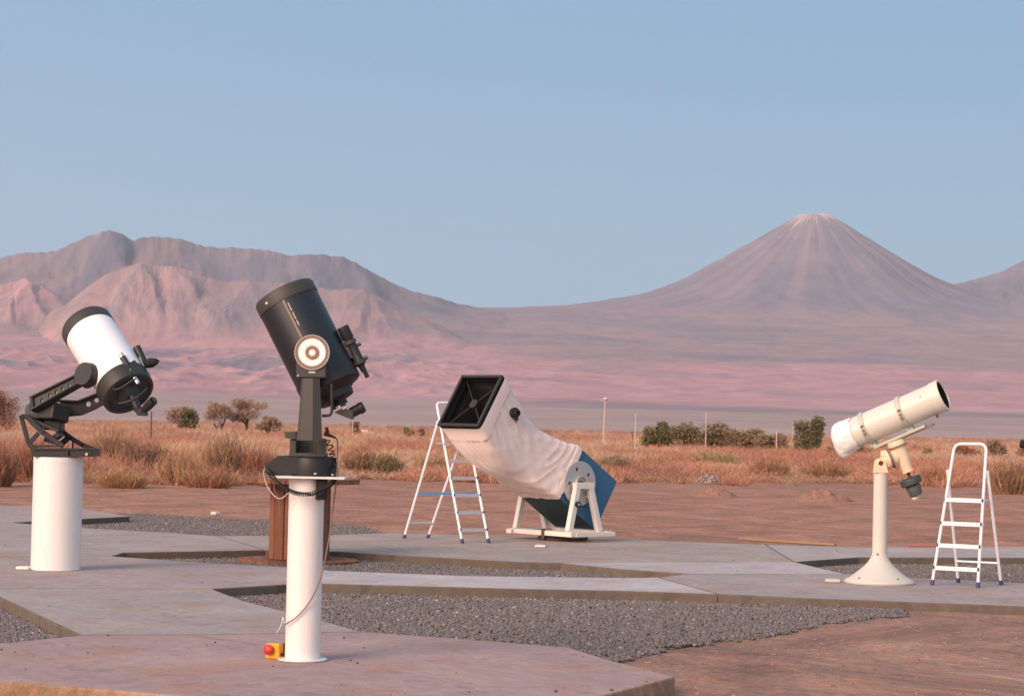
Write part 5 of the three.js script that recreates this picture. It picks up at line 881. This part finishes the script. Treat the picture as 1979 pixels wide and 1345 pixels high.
function car(label, x0, x1, y0, y1, depth, body, trim) {
  const B = at((x0 + x1) / 2, y1, depth), k = depth / F, W = (x1 - x0) * k; const gy = dirtY(B.x, B.z), H = (y1 - y0) * k + B.y - gy; B.y = gy;
  const t = thing('parked_car', label, 'car', B), D = W * .42, sh = (pts, d, mat, n, p = t, dz = 0) => part(n, plate(poly2(pts.map(([x, y]) => [(x - .5) * W, y * H])), d, V(0, 0, dz), V(1, 0, 0), V(0, 1, 0), V(0, 0, 1), .03), mat, p);
  const b = sh([[0, .2], [1, .2], [1, .5], [.93, .58], [.72, .62], [.28, .62], [.05, .56], [0, .48]], D, body, 'body');
  sh([[.24, .62], [.70, .62], [.60, .98], [.34, 1]], D * .9, trim, 'cabin');
  for (const x of [.2, .8]) for (const z of [1, -1]) part('wheel', cyl(V((x - .5) * W, H * .19, z * D * .42), V((x - .5) * W, H * .19, z * D * .52), H * .19, H * .19, 18), M.blackMatt, t);
  for (const z of [1, -1]) part('headlight', box(V(-W * .495, H * .42, z * D * .35), .05, H * .1, D * .15, .01), M.cream, b);
  return t;
}
car('small white and red car parked beyond the brush under the white telescope', 307, 345, 827, 838, 250, phy({ color: C(.42, .12, .10), roughness: .4 }), phy({ color: C(.78, .74, .72), roughness: .3 }));
car('pale vehicle parked beyond the small shrub behind the black telescope', 688, 724, 831, 841, 240, phy({ color: C(.68, .58, .54), roughness: .4 }), phy({ color: C(.74, .68, .64), roughness: .3 }));
// pale track across the flats
{
  const pts = [[230, 846, 850], [400, 849, 853], [560, 852, 856], [760, 855, 859]], w = [], w2 = [];
  for (const [x, a, b] of pts) { const p = gp(x, a, 0), r = gp(x, b, 0); w.push([p.x, p.z]); w2.push([r.x, r.z]); }
  const pos = [], idx = [], N = 60; for (let i = 0; i <= N; i++) { const s = i / N * (pts.length - 1), k = Math.min(pts.length - 2, Math.floor(s)), u = s - k; for (let j = 0; j <= 8; j++) { const A = [w[k][0] + (w[k + 1][0] - w[k][0]) * u, w[k][1] + (w[k + 1][1] - w[k][1]) * u], E = [w2[k][0] + (w2[k + 1][0] - w2[k][0]) * u, w2[k][1] + (w2[k + 1][1] - w2[k][1]) * u]; const x = A[0] + (E[0] - A[0]) * j / 8, z = A[1] + (E[1] - A[1]) * j / 8; pos.push(x, dirtY(x, z) + .05, z); } }
  for (let i = 0; i < N; i++) for (let j = 0; j < 8; j++) { const a = i * 9 + j, b = a + 1, c = a + 9, e = c + 1; idx.push(a, b, c, b, e, c); }
  const g = new THREE.BufferGeometry(); g.setAttribute('position', new THREE.Float32BufferAttribute(pos, 3)); g.setIndex(idx); g.computeVertexNormals(); struct('track', g, std({ color: C(.38, .27, .25), roughness: 1 }));
}
// heaps of earth and a sheet of plastic
function heap(label, x0, x1, y0, y1, seed) {
  const B = gp((x0 + x1) / 2, y1, -.05), k = -B.z / F, W = (x1 - x0) * k, H = (y1 - y0) * k; B.y = dirtY(B.x, B.z) - .02; const N = 48, pos = [], idx = [], col = [];
  for (let j = 0; j <= N; j++) for (let i = 0; i <= N; i++) { const x = (i / N - .5) * 2, z = (j / N - .5) * 2, r = Math.hypot(x, z), b = Math.max(0, 1 - r * r); pos.push(x * W * .62, H * .6 * (Math.pow(b, .8) * (.75 + .5 * fbm(x * 1.6 + seed, z * 1.6, 4)) + .05 * fbm(x * 9, z * 9 + seed, 2) * sm(0, .3, b)) - (r > 1 ? .12 : 0), z * W * .5); const s = 1 + .3 * fbm(x * 4, z * 4 + seed, 3); col.push(.27 * s, .145 * s, .108 * s); }
  for (let j = 0; j < N; j++) for (let i = 0; i < N; i++) { const a = j * (N + 1) + i, b = a + 1, c = a + N + 1, e = c + 1; idx.push(a, c, b, b, c, e); }
  const g = new THREE.BufferGeometry(); g.setAttribute('position', new THREE.Float32BufferAttribute(pos, 3)); g.setAttribute('color', new THREE.Float32BufferAttribute(col, 3)); g.setIndex(idx); g.computeVertexNormals();
  const m = part('earth_heap', g, std({ vertexColors: true, roughness: 1, bumpMap: dirtBump, bumpScale: .06 })); m.position.copy(B); return tag(m, label, 'earth heap');
}
heap('low heap of brown earth beside the torn plastic sheet', 1352, 1418, 926, 957, 2);
heap('heap of brown earth left of the cream pedestal', 1545, 1640, 920, 965, 7);
heap('flat mound of earth beyond the shrouded telescope', 940, 1010, 926, 944, 5);
{
  const B = gp(1376, 934, -.05), k = -B.z / F, N = 30, pos = [], idx = []; B.y = dirtY(B.x, B.z);
  for (let j = 0; j <= N; j++) for (let i = 0; i <= N; i++) { const u = i / N, v = j / N; pos.push((u - .5) * 48 * k + 3 * k * fbm(v * 3, u * 2, 2), Math.max(.02, (8 + 17 * Math.sin(Math.PI * Math.min(1, u * 1.15)) * (.6 + .4 * u)) * k * v + 5 * k * fbm(u * 4, v * 4, 3)), -.35 * v + .25 * fbm(u * 3 + 4, v * 3, 3)); }
  for (let j = 0; j < N; j++) for (let i = 0; i < N; i++) { const a = j * (N + 1) + i, b = a + 1, c = a + N + 1, e = c + 1; idx.push(a, b, c, b, e, c); }
  const g = new THREE.BufferGeometry(); g.setAttribute('position', new THREE.Float32BufferAttribute(pos, 3)); g.setIndex(idx); g.computeVertexNormals();
  const m = part('plastic_sheet', g, phy({ color: C(.55, .46, .45), roughness: .35, transmission: .45, thickness: 0 })); m.position.copy(B); tag(m, 'torn translucent plastic sheet caught on an earth heap', 'plastic sheet');
}

renderer.setSize(1024, 695);
renderer.render(scene, camera);
